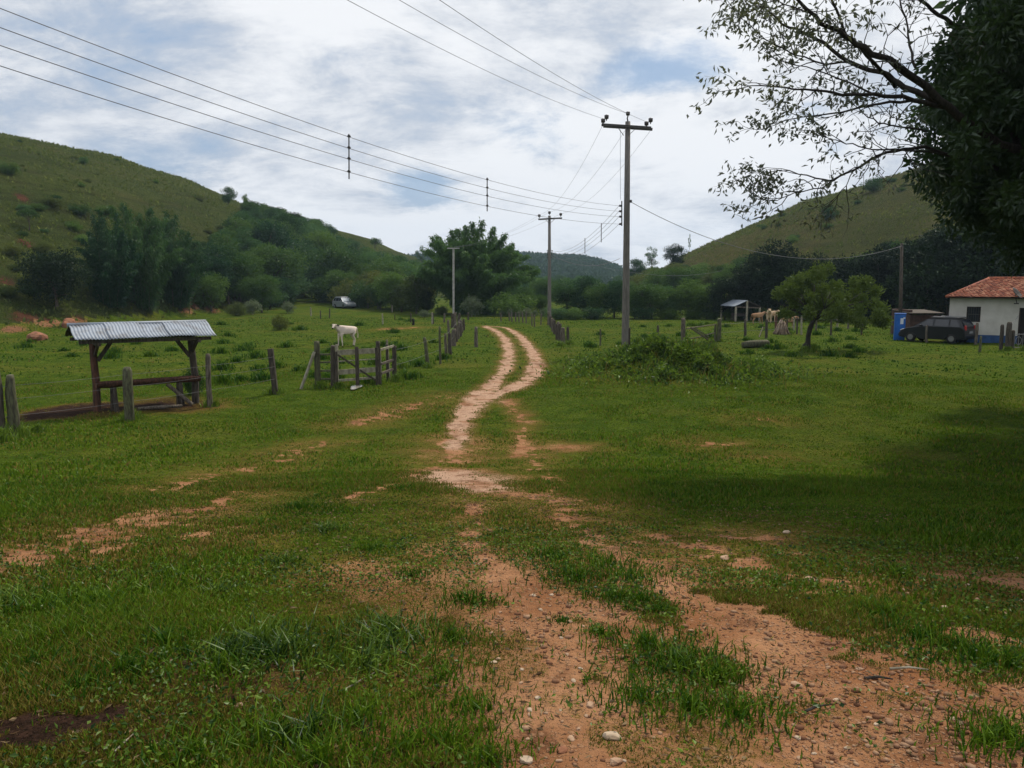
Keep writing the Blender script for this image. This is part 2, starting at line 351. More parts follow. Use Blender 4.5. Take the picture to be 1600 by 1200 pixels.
# --- ground material
def ground_material(name, hill=0):
    m, g, p = principled(name); p.inputs['Specular IOR Level'].default_value = .03; p.inputs['Roughness'].default_value = 1
    co = g.n('ShaderNodeNewGeometry').outputs['Position']
    n1 = g.noise(co, .22, 5, .6); n2 = g.noise(co, 1.4, 6, .65); n3 = g.noise(co, 9, 6, .75); n4 = g.noise(co, 55, 4, .7); n5 = g.noise(co, 24, 8, .8)
    if hill == 0:
        a, b, c = (.042, .088, .005, 1), (.100, .146, .011, 1), (.165, .150, .024, 1)
    elif hill == 1:
        a, b, c = (.085, .122, .024, 1), (.130, .160, .042, 1), (.155, .145, .05, 1)
    else:
        a, b, c = (.095, .102, .026, 1), (.140, .132, .040, 1), (.155, .13, .048, 1)
    gr = g.mix(g.ss(n2, .3, .7), a, b)
    gr = g.mix(g.math('MULTIPLY', g.ss(n1, .45, .75), .6), gr, c)
    if hill: gr = g.mix(g.math('MULTIPLY', g.ss(g.noise(co, .05, 5, .65), .42, .62), .55), gr, (.055, .085, .022, 1))
    if hill:
        tr_ = g.noise(g.n('ShaderNodeVectorMath', operation='MULTIPLY', ins={0: co, 1: (.05, .05, 1.1)}).outputs[0], 1.0, 5, .7, .6)
        gr = g.mix(g.math('MULTIPLY', g.ss(tr_, .50, .62), .5), gr, (.05, .062, .020, 1))
        gr = g.mix(g.math('MULTIPLY', g.ss(g.noise(co, .9, 5, .7), .55, .68), .45), gr, (.04, .062, .018, 1))
    tex = g.math('MULTIPLY_ADD', g.ss(n3, .3, .7), .75, .45)
    tex = g.math('MULTIPLY', g.math('MULTIPLY', tex, g.math('MULTIPLY_ADD', g.ss(n4, .3, .7), .5, .7)), g.math('MULTIPLY_ADD', g.ss(n5, .35, .65), .7, .62))
    gr = g.n('ShaderNodeVectorMath', operation='SCALE', ins={0: gr, 'Scale': g.math('MULTIPLY', tex, .86 if not hill else 1.0)}).outputs[0]
    dirt = g.n('ShaderNodeAttribute', attribute_name='dirt').outputs['Fac']
    dry = g.n('ShaderNodeAttribute', attribute_name='dry').outputs['Fac']
    wet = g.n('ShaderNodeAttribute', attribute_name='mud').outputs['Fac']
    vo = g.n('ShaderNodeTexVoronoi', ins={'Vector': co, 'Scale': 26.0, 'Randomness': 1.0})
    vo2 = g.n('ShaderNodeTexVoronoi', ins={'Vector': co, 'Scale': 75.0, 'Randomness': 1.0})
    sepc = g.n('ShaderNodeSeparateXYZ', ins={0: vo.outputs['Color']}); sep2 = g.n('ShaderNodeSeparateXYZ', ins={0: vo2.outputs['Color']})
    s1 = g.mix(g.ss(n2, .3, .7), (.23, .100, .044, 1), (.39, .205, .108, 1))
    sand = g.n('ShaderNodeAttribute', attribute_name='sand').outputs['Fac']; s1 = g.mix(g.math('MULTIPLY', sand, g.ss(n2, .25, .55)), s1, (.47, .31, .22, 1))
    s1 = g.mix(g.math('MULTIPLY', g.ss(g.noise(co, 2.3, 7, .75), .50, .64), .75), s1, (.12, .052, .026, 1))
    peb = g.math('MULTIPLY', g.ss(sepc.outputs[0], .62, .72), g.math('SUBTRACT', 1.0, g.ss(vo.outputs['Distance'], .25, .5)))
    peb2 = g.math('MULTIPLY', g.ss(sep2.outputs[0], .55, .7), g.math('SUBTRACT', 1.0, g.ss(vo2.outputs['Distance'], .3, .55)))
    s1 = g.mix(g.math('MULTIPLY', g.math('MAXIMUM', peb, peb2), .6), s1, (.38, .22, .13, 1))
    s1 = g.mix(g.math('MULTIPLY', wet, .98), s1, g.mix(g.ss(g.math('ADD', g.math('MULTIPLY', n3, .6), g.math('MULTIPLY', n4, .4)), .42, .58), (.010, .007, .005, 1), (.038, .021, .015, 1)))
    gr = g.mix(g.math('MULTIPLY', dry, .85), gr, (.15, .098, .022, 1) if hill == 0 else (.16, .13, .06, 1))
    if hill:
        s1 = g.mix(g.ss(n2, .35, .65), (.19, .08, .045, 1), (.11, .055, .035, 1))
    if not hill: gr = g.mix(g.math('MULTIPLY', g.ss(g.noise(co, 3.2, 7, .75), .60, .70), .7), gr, (.05, .035, .015, 1))
    k = g.ss(g.math('ADD', dirt, g.math('ADD', g.math('MULTIPLY', g.math('SUBTRACT', n3, .5), 2.6), g.math('MULTIPLY', g.math('SUBTRACT', n4, .5), 1.3))), .38, .66)
    if not hill:
        k = g.math('MULTIPLY', k, g.ss(dirt, .02, .15))
        k = g.math('MAXIMUM', k, g.math('MULTIPLY', g.ss(g.math('ADD', dry, g.math('MULTIPLY', g.math('SUBTRACT', n5, .5), 3.0)), .55, .95), .8))
    c = g.mix(k, gr, s1)
    g.t.links.new(c, p.inputs['Base Color'])
    hgt = g.math('ADD', g.math('MULTIPLY', n3, 1.0), g.math('ADD', g.math('MULTIPLY', n4, .35), g.math('MULTIPLY', g.math('ADD', peb, peb2), .25)))
    bp = g.n('ShaderNodeBump', ins={'Strength': .9, 'Distance': .05 if not hill else .6, 'Height': hgt})
    g.t.links.new(bp.outputs[0], p.inputs['Normal'])
    return m
azs = np.concatenate([np.linspace(-180, -50, 40)[:-1], np.linspace(-50, 50, 580), np.linspace(50, 180, 40)[1:]]) * math.pi / 180
rs = np.concatenate([[.05, .3, .6, .9, 1.1], np.exp(np.arange(math.log(1.25), math.log(60), .0085)), np.exp(np.arange(math.log(60.5), math.log(1500), .018))])
AZ, RR = np.meshgrid(azs, rs); GX = RR * np.sin(AZ); GY = RR * np.cos(AZ); GZ = H(GX, GY)
_, tl = hillz(GX, GY, HL, 1); _, tr = hillz(GX, GY, HR, 1); _, tf = hillz(GX, GY, HF, 1)
near = RR < 70
DI = np.zeros(GX.shape); DR = np.zeros(GX.shape); MU = np.zeros(GX.shape)
SA = np.zeros(GX.shape); DI[near], DR[near] = dirtmask(GX[near], GY[near]); SA[near] = SAND
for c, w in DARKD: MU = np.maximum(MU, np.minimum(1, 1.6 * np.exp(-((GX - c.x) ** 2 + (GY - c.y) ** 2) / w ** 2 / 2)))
# red earth banks on the left hill
for px, py, w, hh in [(40, 497, 50, 9), (75, 505, 32, 9), (120, 500, 18, 6), (20, 515, 26, 6), (300, 478, 34, 6), (330, 484, 26, 6), (290, 486, 20, 5), (35, 308, 30, 7), (40, 380, 26, 7), (70, 440, 22, 10), (10, 440, 20, 9), (1500, 300, 20, 6)]:
    c = ground(px, py)
    if c is None: continue
    e = ground(px + w, py); f = ground(px, py - hh); wx = max(abs(e.x - c.x), .5) if e else 2; wy = (abs(f.y - c.y) if f else 4)
    MU = np.maximum(MU, (.55 if hh > 4 else 0) * np.exp(-((GX - c.x) / wx / 1.2) ** 2 - ((GY - c.y) / max(wy, 1.2) / 1.2) ** 2))
    DI = np.maximum(DI, 1.35 * np.exp(-((GX - c.x) / wx) ** 2 - ((GY - c.y) / max(wy, 1.2)) ** 2) * (.4 + 1.0 * fbm(GX, GY, .5, 3, 40)))
zone = np.where(tl > .03, 1, np.where(tr > .03, 2, np.where(tf > .03, 3, 0)))
nr, nc = GX.shape
idx = np.arange(nr * nc).reshape(nr, nc)
Q = np.stack([idx[:-1, :-1], idx[:-1, 1:], idx[1:, 1:], idx[1:, :-1]], -1).reshape(-1, 4)[:, ::-1]
zq = zone[:-1, :-1].ravel()
ALLV = np.stack([GX.ravel(), GY.ravel(), GZ.ravel()], -1)
for z, nm, mt in [(0, 'ground', ground_material('ground_grass')), (1, 'hill', ground_material('hill_grass', 1)), (2, 'hill', ground_material('hill_dry_grass', 2)), (3, 'distant_hill', M['leafdark'])]:
    q = Q[zq == z]; u, inv = np.unique(q, return_inverse=True)
    me = np_mesh(nm, ALLV[u], inv.reshape(-1, 4), {'dirt': DI.ravel()[u], 'dry': DR.ravel()[u], 'mud': MU.ravel()[u], 'sand': SA.ravel()[u]}, True, [mt])
    tag(link(nm, me), kind='structure')

# ------------------------------------------------------------------ mesh builder for solid objects
class MB:
    def __init__(s): s.v = []; s.f = []; s.m = []
    def add(s, vs, fs, mi=0):
        o = len(s.v); s.v += [tuple(v) for v in vs]; s.f += [tuple(i + o for i in f) for f in fs]; s.m += [mi] * len(fs)
    def box(s, c, d, rot=None, mi=0, taper=1.0):
        m = Euler(rot).to_matrix() if rot else Matrix.Identity(3)
        vs = [Vector(c) + m @ Vector((sx * d[0] / 2 * (taper if sz > 0 else 1), sy * d[1] / 2 * (taper if sz > 0 else 1), sz * d[2] / 2)) for sz in (-1, 1) for sx, sy in ((-1, -1), (1, -1), (1, 1), (-1, 1))]
        s.add(vs, [(3, 2, 1, 0), (4, 5, 6, 7), (0, 1, 5, 4), (1, 2, 6, 5), (2, 3, 7, 6), (3, 0, 4, 7)], mi)
    def beam(s, a, b, w, h, mi=0, up=(0, 0, 1)):
        a = Vector(a); b = Vector(b); d = (b - a).normalized(); u = Vector(up)
        if abs(d.dot(u)) > .95: u = Vector((0, 1, 0))
        x = d.cross(u).normalized(); y = x.cross(d).normalized(); vs = []
        for p in (a, b):
            for i, j in ((-1, -1), (1, -1), (1, 1), (-1, 1)): vs.append(p + x * (i * w / 2) + y * (j * h / 2))
        s.add(vs, [(0, 1, 2, 3), (7, 6, 5, 4), (4, 5, 1, 0), (5, 6, 2, 1), (6, 7, 3, 2), (7, 4, 0, 3)], mi)
    def tube(s, pts, rad, n=8, mi=0, cap=True, wob=0):
        pts = [Vector(p) for p in pts]; rad = rad if isinstance(rad, (list, tuple)) else [rad] * len(pts)
        vs = []; u = None
        for i, p in enumerate(pts):
            d = (pts[min(i + 1, len(pts) - 1)] - pts[max(i - 1, 0)])
            d = d.normalized() if d.length > 1e-9 else Vector((0, 0, 1))
            if u is None: u = d.orthogonal().normalized()
            else: u = (u - d * u.dot(d)); u = u.normalized() if u.length > 1e-6 else d.orthogonal().normalized()
            w = d.cross(u)
            for k in range(n):
                a = 2 * math.pi * k / n; r = rad[i] * (1 + wob * (random.random() - .5))
                vs.append(p + (u * math.cos(a) + w * math.sin(a)) * r)
        fs = [(i * n + k, i * n + (k + 1) % n, (i + 1) * n + (k + 1) % n, (i + 1) * n + k) for i in range(len(pts) - 1) for k in range(n)]
        if cap: fs += [tuple(range(n))[::-1], tuple(range((len(pts) - 1) * n, len(pts) * n))]
        s.add(vs, fs, mi)
    def build(s, name, mats, parent=None, loc=None, smooth=False, bevel=0):
        me = bpy.data.meshes.new(name); me.from_pydata(s.v, [], s.f)
        for m in (mats if isinstance(mats, (list, tuple)) else [mats]): me.materials.append(m)
        me.polygons.foreach_set('material_index', s.m)
        me.polygons.foreach_set('use_smooth', [smooth] * len(s.f)); me.update()
        o = link(name, me, parent, loc)
        if bevel:
            b = o.modifiers.new('bevel', 'BEVEL'); b.width = bevel; b.segments = 2; b.limit_method = 'ANGLE'
        return o

# ------------------------------------------------------------------ foliage
def leaves(P, N, L, Wd, jitter=.8, fold=0.12):
    """rhombic leaves: P points, N preferred direction of the blade, lengths L, widths Wd"""
    n = len(P); P = np.asarray(P, float); r = np.random.default_rng(n)
    D = np.asarray(N, float) + r.normal(size=(n, 3)) * jitter; D /= np.linalg.norm(D, axis=1)[:, None] + 1e-9
    U = r.normal(size=(n, 3)); Sd = np.cross(D, U); Sd /= np.linalg.norm(Sd, axis=1)[:, None] + 1e-9
    Up = np.cross(Sd, D)
    L = np.broadcast_to(L, n)[:, None]; Wd = np.broadcast_to(Wd, n)[:, None]
    V = np.stack([P, P + D * L * .45 + Sd * Wd / 2 + Up * L * fold, P + D * L, P + D * L * .45 - Sd * Wd / 2 + Up * L * fold], 1).reshape(-1, 3)
    return V, np.arange(4 * n).reshape(-1, 4)
def crown_mesh(name, seed, h, w, z0, ncl, nleaf, ls, mt, shape='round', flat=1.0, rc=.2):
    r = np.random.default_rng(seed); C = []; Rr = []
    zc = (z0 + h) / 2; hz = (h - z0) / 2
    while len(C) < ncl:
        p = r.uniform(-1, 1, 3); l = np.linalg.norm(p)
        if l > 1 or l < .35: continue
        if shape == 'cone' and math.hypot(p[0], p[1]) > (1 - p[2]) / 2 + .25: continue
        if shape == 'umbrella' and p[2] < -.1: continue
        k = 1 + .25 * math.sin(3 * math.atan2(p[1], p[0]) + seed)
        C.append((p[0] * w / 2 * k * .8, p[1] * w / 2 * k * .8, zc + p[2] * hz * .85)); Rr.append(w * rc * r.uniform(.6, 1.25))
    C = np.array(C); Rr = np.array(Rr); pick = r.choice(ncl, nleaf, p=Rr ** 2 / (Rr ** 2).sum())
    d = r.normal(size=(nleaf, 3)); d[:, 2] = d[:, 2] * .8 + .25; d /= np.linalg.norm(d, axis=1)[:, None]
    rad = Rr[pick] * (r.random(nleaf) ** .35) * r.choice([1, 1, 1, 1.25], nleaf)
    P = C[pick] + d * rad[:, None] * np.array([1, 1, .75 * flat])
    V, Q = leaves(P, d + np.array([0, 0, -.25]), ls * r.uniform(.7, 1.3, nleaf), ls * .5 * r.uniform(.7, 1.3, nleaf), .7)
    return np_mesh(name, V, Q, None, False, [mt]), C
def tree_proto(seed, h, w, z0, ncl, nleaf, ls, leaf, bark='bark', shape='round', tr=.16, flat=1.0, lean=0, nb=8, rc=.2, name='tree'):
    """hidden-free prototype data: (trunk mesh, crown mesh)"""
    cm, C = crown_mesh('crown', seed, h, w, z0, ncl, nleaf, ls, M[leaf], shape, flat, rc)
    b = MB(); rd = random.Random(seed); top = Vector((lean, 0, z0 + (h - z0) * .35))
    mid = Vector((lean * .3 + rd.uniform(-.1, .1), rd.uniform(-.1, .1), z0 * .6))
    b.tube([(0, 0, -.5), (0, 0, .05), mid, top], [tr * 1.5, tr * 1.15, tr, tr * .6], 9, wob=.2)
    order = sorted(range(len(C)), key=lambda i: rd.random())[:nb]
    for i in order:
        c = Vector(C[i]); s = mid.lerp(top, rd.uniform(.2, 1)); m = s.lerp(c, .5) + Vector((rd.uniform(-.2, .2), rd.uniform(-.2, .2), .15))
        b.tube([s, m, c], [tr * .45, tr * .3, tr * .1], 6)
        for _ in range(2):
            e = c + Vector((rd.uniform(-1, 1), rd.uniform(-1, 1), rd.uniform(-.3, .8))) * w * .12
            b.tube([m, e], [tr * .18, tr * .05], 4)
    me = bpy.data.meshes.new('trunk'); me.from_pydata(b.v, [], b.f); me.materials.append(M[bark]); me.polygons.foreach_set('use_smooth', [True] * len(b.f)); me.update()
    return me, cm
def put_tree(proto, loc, h, h0, label, group, cat='tree', name='tree', rz=None, wide=1.0):
    s = h / h0
    e = empty(name, loc, label, cat, group, random.uniform(0, 6.28) if rz is None else rz, (s * wide, s * wide, s))
    link('trunk', proto[0], e); link('crown', proto[1], e); return e
PR = {}
for i in range(4): PR['broad%d' % i] = tree_proto(11 + i, 6, 5.4, .5, 38, 6200, .26, ['leaf', 'leafblue', 'leaf', 'leafolive'][i])
for i in range(3): PR['tall%d' % i] = tree_proto(31 + i, 8, 5.0, .9, 34, 6200, .27, ['leafblue', 'leaf', 'leafdark'][i])
PR['dark0'] = tree_proto(41, 7, 5.5, .6, 40, 8000, .26, 'leafdark'); PR['dark1'] = tree_proto(42, 6, 6, .5, 40, 8000, .26, 'leafdark')
PR['bush0'] = tree_proto(51, 3, 3.8, .05, 26, 4200, .2, 'leaf', tr=.07); PR['bush1'] = tree_proto(52, 3, 3.6, .05, 26, 3800, .2, 'leafolive', tr=.07)
PR['bush2'] = tree_proto(54, 3, 3.6, .05, 26, 3800, .2, 'leafblue', tr=.07)
PR['pale'] = tree_proto(53, 3, 3.2, .4, 18, 1500, .26, 'leafpale', 'palebark', tr=.05)
PR['sparse'] = tree_proto(61, 8, 5, 3.0, 16, 1500, .26, 'leafblue', 'bark', tr=.13, nb=14, rc=.12)
PR['umbrella'] = tree_proto(62, 4, 3.4, 2.0, 14, 1800, .2, 'leaf', 'bark', 'umbrella', tr=.08, nb=8)
# ---- bamboo clump
def bamboo(seed, h, spread, nculm, nleaf, ls):
    r = random.Random(seed); b = MB(); P = []; D = []
    for i in range(nculm):
        a = r.uniform(0, 6.283); out = r.random() ** .6; hh = h * r.uniform(.78, 1.04) * (1 - .50 * out ** 1.6)
        p0 = Vector((math.cos(a), math.sin(a), 0)) * r.uniform(0, spread * .16)
        dirv = Vector((math.cos(a), math.sin(a), 0)); reach = spread * .5 * out
        pts = []
        for k in range(9):
            t = k / 8; x = p0 + dirv * reach * (t ** 1.7); z = hh * (1.18 * t - .20 * t ** 3 * (1 + out * .7)); pts.append(Vector((x.x, x.y, z - .2)))
        b.tube(pts, [.05 * (1 - .85 * k / 8) for k in range(9)], 5, cap=False)
        m = nleaf // nculm
        for _ in range(m):
            t = r.uniform(.04 if out > .45 else .3, 1.0); k = min(int(t * 8), 7); c = pts[k].lerp(pts[k + 1], t * 8 - k)
            rad = .16 + .95 * math.sin(math.pi * min(t, .94) ** .8) * r.random()
            aa = r.uniform(0, 6.283); o = Vector((math.cos(aa), math.sin(aa), r.uniform(-.7, .5))) * rad * r.random() ** .4
            P.append(c + o); D.append((o.x + dirv.x * .4, o.y + dirv.y * .4, -.7))
    P = np.array([tuple(p) for p in P]); V, Q = leaves(P, np.array(D), ls * np.random.default_rng(seed).uniform(.7, 1.3, len(P)), ls * .19, .45)
    cm = np_mesh('crown', V, Q, None, False, [M['leafbamboo']])
    me = bpy.data.meshes.new('culms'); me.from_pydata(b.v, [], b.f); me.materials.append(M['mossy']); me.update()
    return me, cm
PB = [bamboo(71, 10, 12.5, 130, 110000, .46), bamboo(72, 10, 8, 60, 30000, .40), bamboo(73, 10, 7, 56, 28000, .40)]
def put_bamboo(p, loc, h, wide, label, rz=0):
    e = empty('bamboo_clump', loc, label, 'bamboo', None, rz, (h / 10 * wide, h / 10 * wide, h / 10))
    link('culms', PB[p][0], e); link('crown', PB[p][1], e)
def hpx(px, base, top, loc):
    """height of a thing standing at loc whose top is seen at that row"""
    return at(px, top, loc.y).z - loc.z
b0 = at(741, 494, 80); b0.z = Hs(b0.x, b0.y)
put_bamboo(0, b0, hpx(741, 494, 332, b0), .88, 'large feathery bamboo clump standing alone at the end of the dirt track')
for px, py, top, w, p, l in [(175, 478, 322, .62, 1, 'leftmost dark bamboo clump at the foot of the left hill, behind the tin shelter'), (222, 480, 292, .62, 2, 'tallest dark bamboo clump at the foot of the left hill'), (276, 478, 325, .62, 1, 'dark bamboo clump at the right end of the clumps below the left hill')]:
    c = ground(px, py); put_bamboo(p, c, hpx(px, py, top, c), w * 1.35, l, px)
c = ground(88, 482); e = put_tree(PR['dark1'], c, hpx(88, 480, 385, c), 6, 'rounded dark bush at the foot of the left hill, left of the bamboo', None, 'bush', 'bush', 1, .95)

# ---- hillside woods
TREEN = [0]
LIML = [(280, 460), (305, 425), (320, 388), (345, 362), (370, 338), (390, 320), (420, 324), (450, 331), (500, 348), (540, 368), (570, 384), (600, 394), (650, 404), (670, 412), (800, 436)]
LIMR = [(800, 432), (960, 428), (1000, 424), (1040, 412), (1070, 408), (1100, 412), (1150, 400), (1200, 386), (1250, 405), (1300, 400), (1400, 374), (1450, 368), (1500, 345), (1600, 328), (1700, 320)]
def cap(p, h, lim):
    px = 800 + F * p.x / (p.y * math.cos(PITCH) - (p.z - CZ) * math.sin(PITCH)); y = np.interp(px, [a for a, _ in lim], [b for _, b in lim]) + random.uniform(-2, 8)
    return min(h, max(at(px, y, p.y).z - p.z, 1.2))
def scatter(poly, n, kinds, hmin, hmax, mind, label, group, name='tree', cat='tree', lim=None):
    from math import hypot
    xs = [p[0] for p in poly]; ys = [p[1] for p in poly]; got = []; tries = 0
    def inside(x, y):
        c = False
        for (x1, y1), (x2, y2) in zip(poly, poly[1:] + poly[:1]):
            if (y1 > y) != (y2 > y) and x < (x2 - x1) * (y - y1) / (y2 - y1) + x1: c = not c
        return c
    while len(got) < n and tries < n * 14:
        tries += 1
        x = random.uniform(min(xs), max(xs)); y = random.uniform(min(ys), max(ys))
        if not inside(x, y): continue
        p = ground(x, y)
        if p is None or p.y > 330: continue
        if any((p.x - q.x) ** 2 + (p.y - q.y) ** 2 < mind ** 2 for q in got): continue
        got.append(p); k = random.choice(kinds); h0 = {'b': 6, 't': 8, 'd': 6.5, 'u': 3, 's': 8, 'p': 3}[k[0] if not k.startswith('bush') else 'u']
        hh = random.uniform(hmin, hmax); hh = cap(p, hh, lim) if lim else hh
        put_tree(PR[k], p - Vector((0, 0, .15)), hh, h0, label(x, y) if callable(label) else label, group, cat, name, wide=min(max(5.0 / (hh + 1), 1), 1.7) if lim else random.uniform(1.0, 1.9) if hmax < 2 else 1); TREEN[0] += 1
    return got
BR = ['broad0', 'broad1', 'broad2', 'tall0', 'tall1', 'broad1', 'tall0']
BR = ['broad0', 'broad1', 'broad2', 'tall0', 'tall1', 'broad1', 'tall0']
def lab_left(x, y):
    return 'green tree in the %s wood of the left hill, %s' % ('upper' if y < 395 else 'middle' if y < 435 else 'lowest', 'beside the bamboo clumps' if x < 380 else 'above the gate and calf' if x < 480 else 'above the silver car' if x < 570 else 'towards the big bamboo')
def lab_right(x, y):
    return '%s on the right hill, %s' % ('tree or tall shrub high' if y < 425 else 'tree or tall shrub low', 'just right of the tall wooden pole' if x < 1080 else 'above the far shed' if x < 1210 else 'above the fruit tree')
def lab_dark(x, y):
    return 'dark tree on the shaded slope %s' % ('above the blue cabinet' if x < 1440 else 'above the black car' if x < 1510 else 'above the roof of the white house')
scatter([(318, 400), (350, 365), (372, 345), (420, 350), (520, 385), (600, 402), (655, 425), (668, 474), (560, 474), (470, 466), (430, 480), (330, 480), (300, 440)], 120, BR, 4.6, 7.6, 2.6, lab_left, 'trees of the wood on the left hillside', lim=LIML)
scatter([(385, 330), (450, 350), (520, 366), (530, 376), (450, 368), (385, 345)], 30, BR + ['dark0'], 2.4, 4.2, 2.3, 'dark tree on the skyline of the left hill, above the wood', 'trees along the crest of the left hill', lim=[(x, y - 8) for x, y in LIML])
scatter([(465, 470), (560, 474), (640, 482), (665, 487), (665, 492), (600, 485), (500, 474)], 24, ['broad3', 'bush0', 'broad0', 'bush1', 'broad3'], 2.8, 4.6, 2.2, lambda x, y: 'olive tree behind the far left pasture fence, ' + ('left of' if x < 538 else 'just right of' if x < 600 else 'well right of') + ' the silver car', 'trees behind the far left pasture')
scatter([(315, 470), (420, 460), (450, 476), (420, 490), (320, 486)], 14, ['dark0', 'broad1', 'dark1', 'broad0'], 4.5, 6.5, 2.4, 'dark tree at the foot of the left wood, by the pasture edge', 'trees at the foot of the left hillside wood', lim=[(300, 420), (450, 425)])
scatter([(0, 330), (90, 300), (140, 320), (130, 400), (110, 470), (0, 480)], 17, ['bush1', 'bush0', 'bush2'], .4, 1.3, 1.4, lambda x, y: 'low scrub bush on the lower left hill ' + ('above the red bank' if y < 400 else 'beside the round dark bush'), 'scrub bushes on the left hill', 'bush', 'bush')
scatter([(150, 330), (310, 300), (380, 330), (310, 400)], 7, ['bush1', 'bush0'], .5, 1.0, 4, 'small bush on the open grass of the left hill above the bamboo', 'small bushes above the bamboo on the left hill', 'bush', 'bush')
def one(kind, px, py, top, label, name='tree', cat='tree', wide=1.0, group=None, h0=None, rz=None):
    c = ground(px, py)
    if c is None: print('missed', px, py); return
    h0 = h0 or {'b': 6, 't': 8, 'd': 6.5, 's': 8, 'p': 3, 'u': 4}[kind[0]]
    if kind.startswith('bush'): h0 = 3
    put_tree(PR[kind], c - Vector((0, 0, .1)), max(hpx(px, py, top, c), .4), h0, label, group, cat, name, rz, wide)
scatter([(1120, 385), (1250, 322), (1420, 275), (1440, 300), (1300, 360), (1180, 395)], 16, ['bush1', 'bush0', 'bush2'], .3, .8, 3, 'small scrub bush on the open grass of the right hill', 'small bushes on the right hill grass', 'bush', 'bush')
scatter([(0, 215), (150, 235), (300, 285), (370, 325), (300, 330), (0, 290)], 10, ['bush1', 'bush0', 'bush2'], .3, .7, 4, 'small scrub bush on the high open grass of the left hill', 'small bushes high on the left hill grass', 'bush', 'bush')
one('bush0', 12, 272, 250, 'dark bush high on the left hill at the left edge', 'bush', 'bush', 1.2)
one('bush2', 131, 256, 243, 'small dark bush alone high on the left hill', 'bush', 'bush', .9)
one('umbrella', 46, 360, 326, 'small dark flat-topped tree on the lower left hill slope', wide=1.1)
one('bush0', 128, 292, 283, 'tiny bush halfway up the left hill grass', 'bush', 'bush', 1.1)
one('bush0', 310, 288, 277, 'lone bush on the skyline of the left hill, left of the wood', 'bush', 'bush', .8)
one('broad1', 357, 320, 291, 'rounded tree on the skyline at the left end of the crest trees', wide=.9)
one('tall1', 384, 332, 300, 'thin taller tree on the left skyline beside the rounded crest tree', wide=.6)
one('sparse', 659, 428, 382, 'airy tree on the skyline directly left of the big bamboo', wide=.7)
one('umbrella', 586, 400, 372, 'small flat-topped tree sticking up from the lower left skyline', wide=.8)
one('pale', 228, 480, 447, 'bare pale sapling at the foot of the left hill above the tin roof', wide=.3)
one('pale', 395, 492, 468, 'pale leaved shrub left of the far grassy rise', 'shrub', 'shrub', 1.2)
one('bush1', 370, 494, 470, 'olive shrub at the pasture edge left of the pale leaved one', 'shrub', 'shrub', 1.1)
one('pale', 450, 490, 470, 'pale leaved shrub just left of the grassy rise', 'shrub', 'shrub', 1.1)
one('bush1', 437, 516, 488, 'thin olive bush in the pasture left of the calf', 'bush', 'bush', .8)
one('pale', 738, 495, 462, 'shrub with whitish leaves in front of the big bamboo', 'shrub', 'shrub', 1.0)
one('dark0', 668, 490, 452, 'dark rounded tree left of the concrete pole', wide=.7)
one('bush1', 690, 492, 476, 'low brownish bush left of the foot of the concrete pole', 'bush', 'bush', 1.2)
one('pale', 662, 496, 483, 'small white flowering shrub in the far pasture beside the black stump post', 'shrub', 'shrub', 1.4)
for i, (px, py, top, k, w) in enumerate([(800, 494, 455, 'bush0', 1.2), (822, 493, 448, 'broad2', .9), (845, 492, 458, 'broad0', .8), (885, 493, 432, 'tall0', 1.25), (912, 494, 430, 'broad1', 1.0), (935, 496, 440, 'broad0', .9), (960, 497, 438, 'broad1', .9), (992, 498, 448, 'broad2', .9), (1018, 498, 440, 'broad0', 1.0), (1045, 498, 446, 'broad1', .9), (1074, 498, 430, 'tall1', 1.2), (1104, 498, 440, 'broad0', .9), (1132, 499, 436, 'dark0', .9), (1158, 499, 425, 'tall2', 1.3), (1186, 499, 402, 'dark0', .9), (1210, 499, 384, 'dark0', .8), (1240, 500, 398, 'dark1', .9), (1275, 500, 402, 'dark0', .9), (1308, 500, 398, 'tall2', 1.2), (1342, 501, 392, 'dark1', .9), (1378, 501, 388, 'dark0', .9), (1412, 502, 384, 'dark0', .9), (1446, 502, 372, 'dark1', .9), (1482, 502, 352, 'tall2', 1.2), (1520, 502, 345, 'dark0', .9), (1560, 502, 335, 'dark1', .9), (1598, 502, 330, 'dark0', .9)]):
    lab = 'green tree lining the far side of the pasture, ' + ('left of the second power pole' if px < 858 else 'between the two nearest power poles' if px < 975 else 'right of the tallest pole') if px <= 1120 else 'dark tree in the belt right behind the ' + ('far shed' if px < 1230 else 'small fruit tree' if px < 1395 else 'blue cabinet and black car' if px < 1485 else 'white house')
    one(k, px, py, top, lab, wide=w * 1.2, group=['trees lining the far side of the pasture', 'trees in the dark belt behind the shed and house'][px > 1120])
for px in (870, 900, 925, 1005, 1040, 1085, 1115, 1145, 1170, 1200, 1230, 1265, 1300, 1335, 1365, 1400):
    one(random.choice(['bush0', 'bush2', 'bush0']), px, 499 + (px > 1150), 478, 'low bush along the far tree line ' + ('left of the tallest pole' if px < 975 else 'between the tallest pole and the far shed' if px < 1160 else 'behind the cows and fruit tree'), 'bush', 'bush', 1.6, 'bushes along the foot of the far tree line')
scatter([(800, 480), (985, 480), (985, 452), (900, 448), (810, 448)], 26, BR, 5, 8, 3.5, 'hazy green tree filling the valley between the two hills', 'trees filling the valley floor', lim=LIMR)
scatter([(985, 442), (1040, 424), (1070, 422), (1140, 436), (1200, 410), (1330, 420), (1420, 400), (1420, 470), (1000, 470)], 60, ['broad0', 'broad2', 'broad3', 'bush1', 'bush0', 'tall1', 'broad3'], 2.4, 5.6, 2.6, lab_right, 'trees on the lower slope of the right hill', lim=LIMR)
scatter([(1380, 395), (1600, 350), (1640, 480), (1400, 480)], 40, ['dark0', 'tall2', 'dark1'], 5, 8, 2.6, lab_dark, 'dark trees on the slope behind the house', lim=LIMR)
one('dark0', 1055, 420, 383, 'dense round dark tree on the left shoulder of the right hill', wide=1.1)
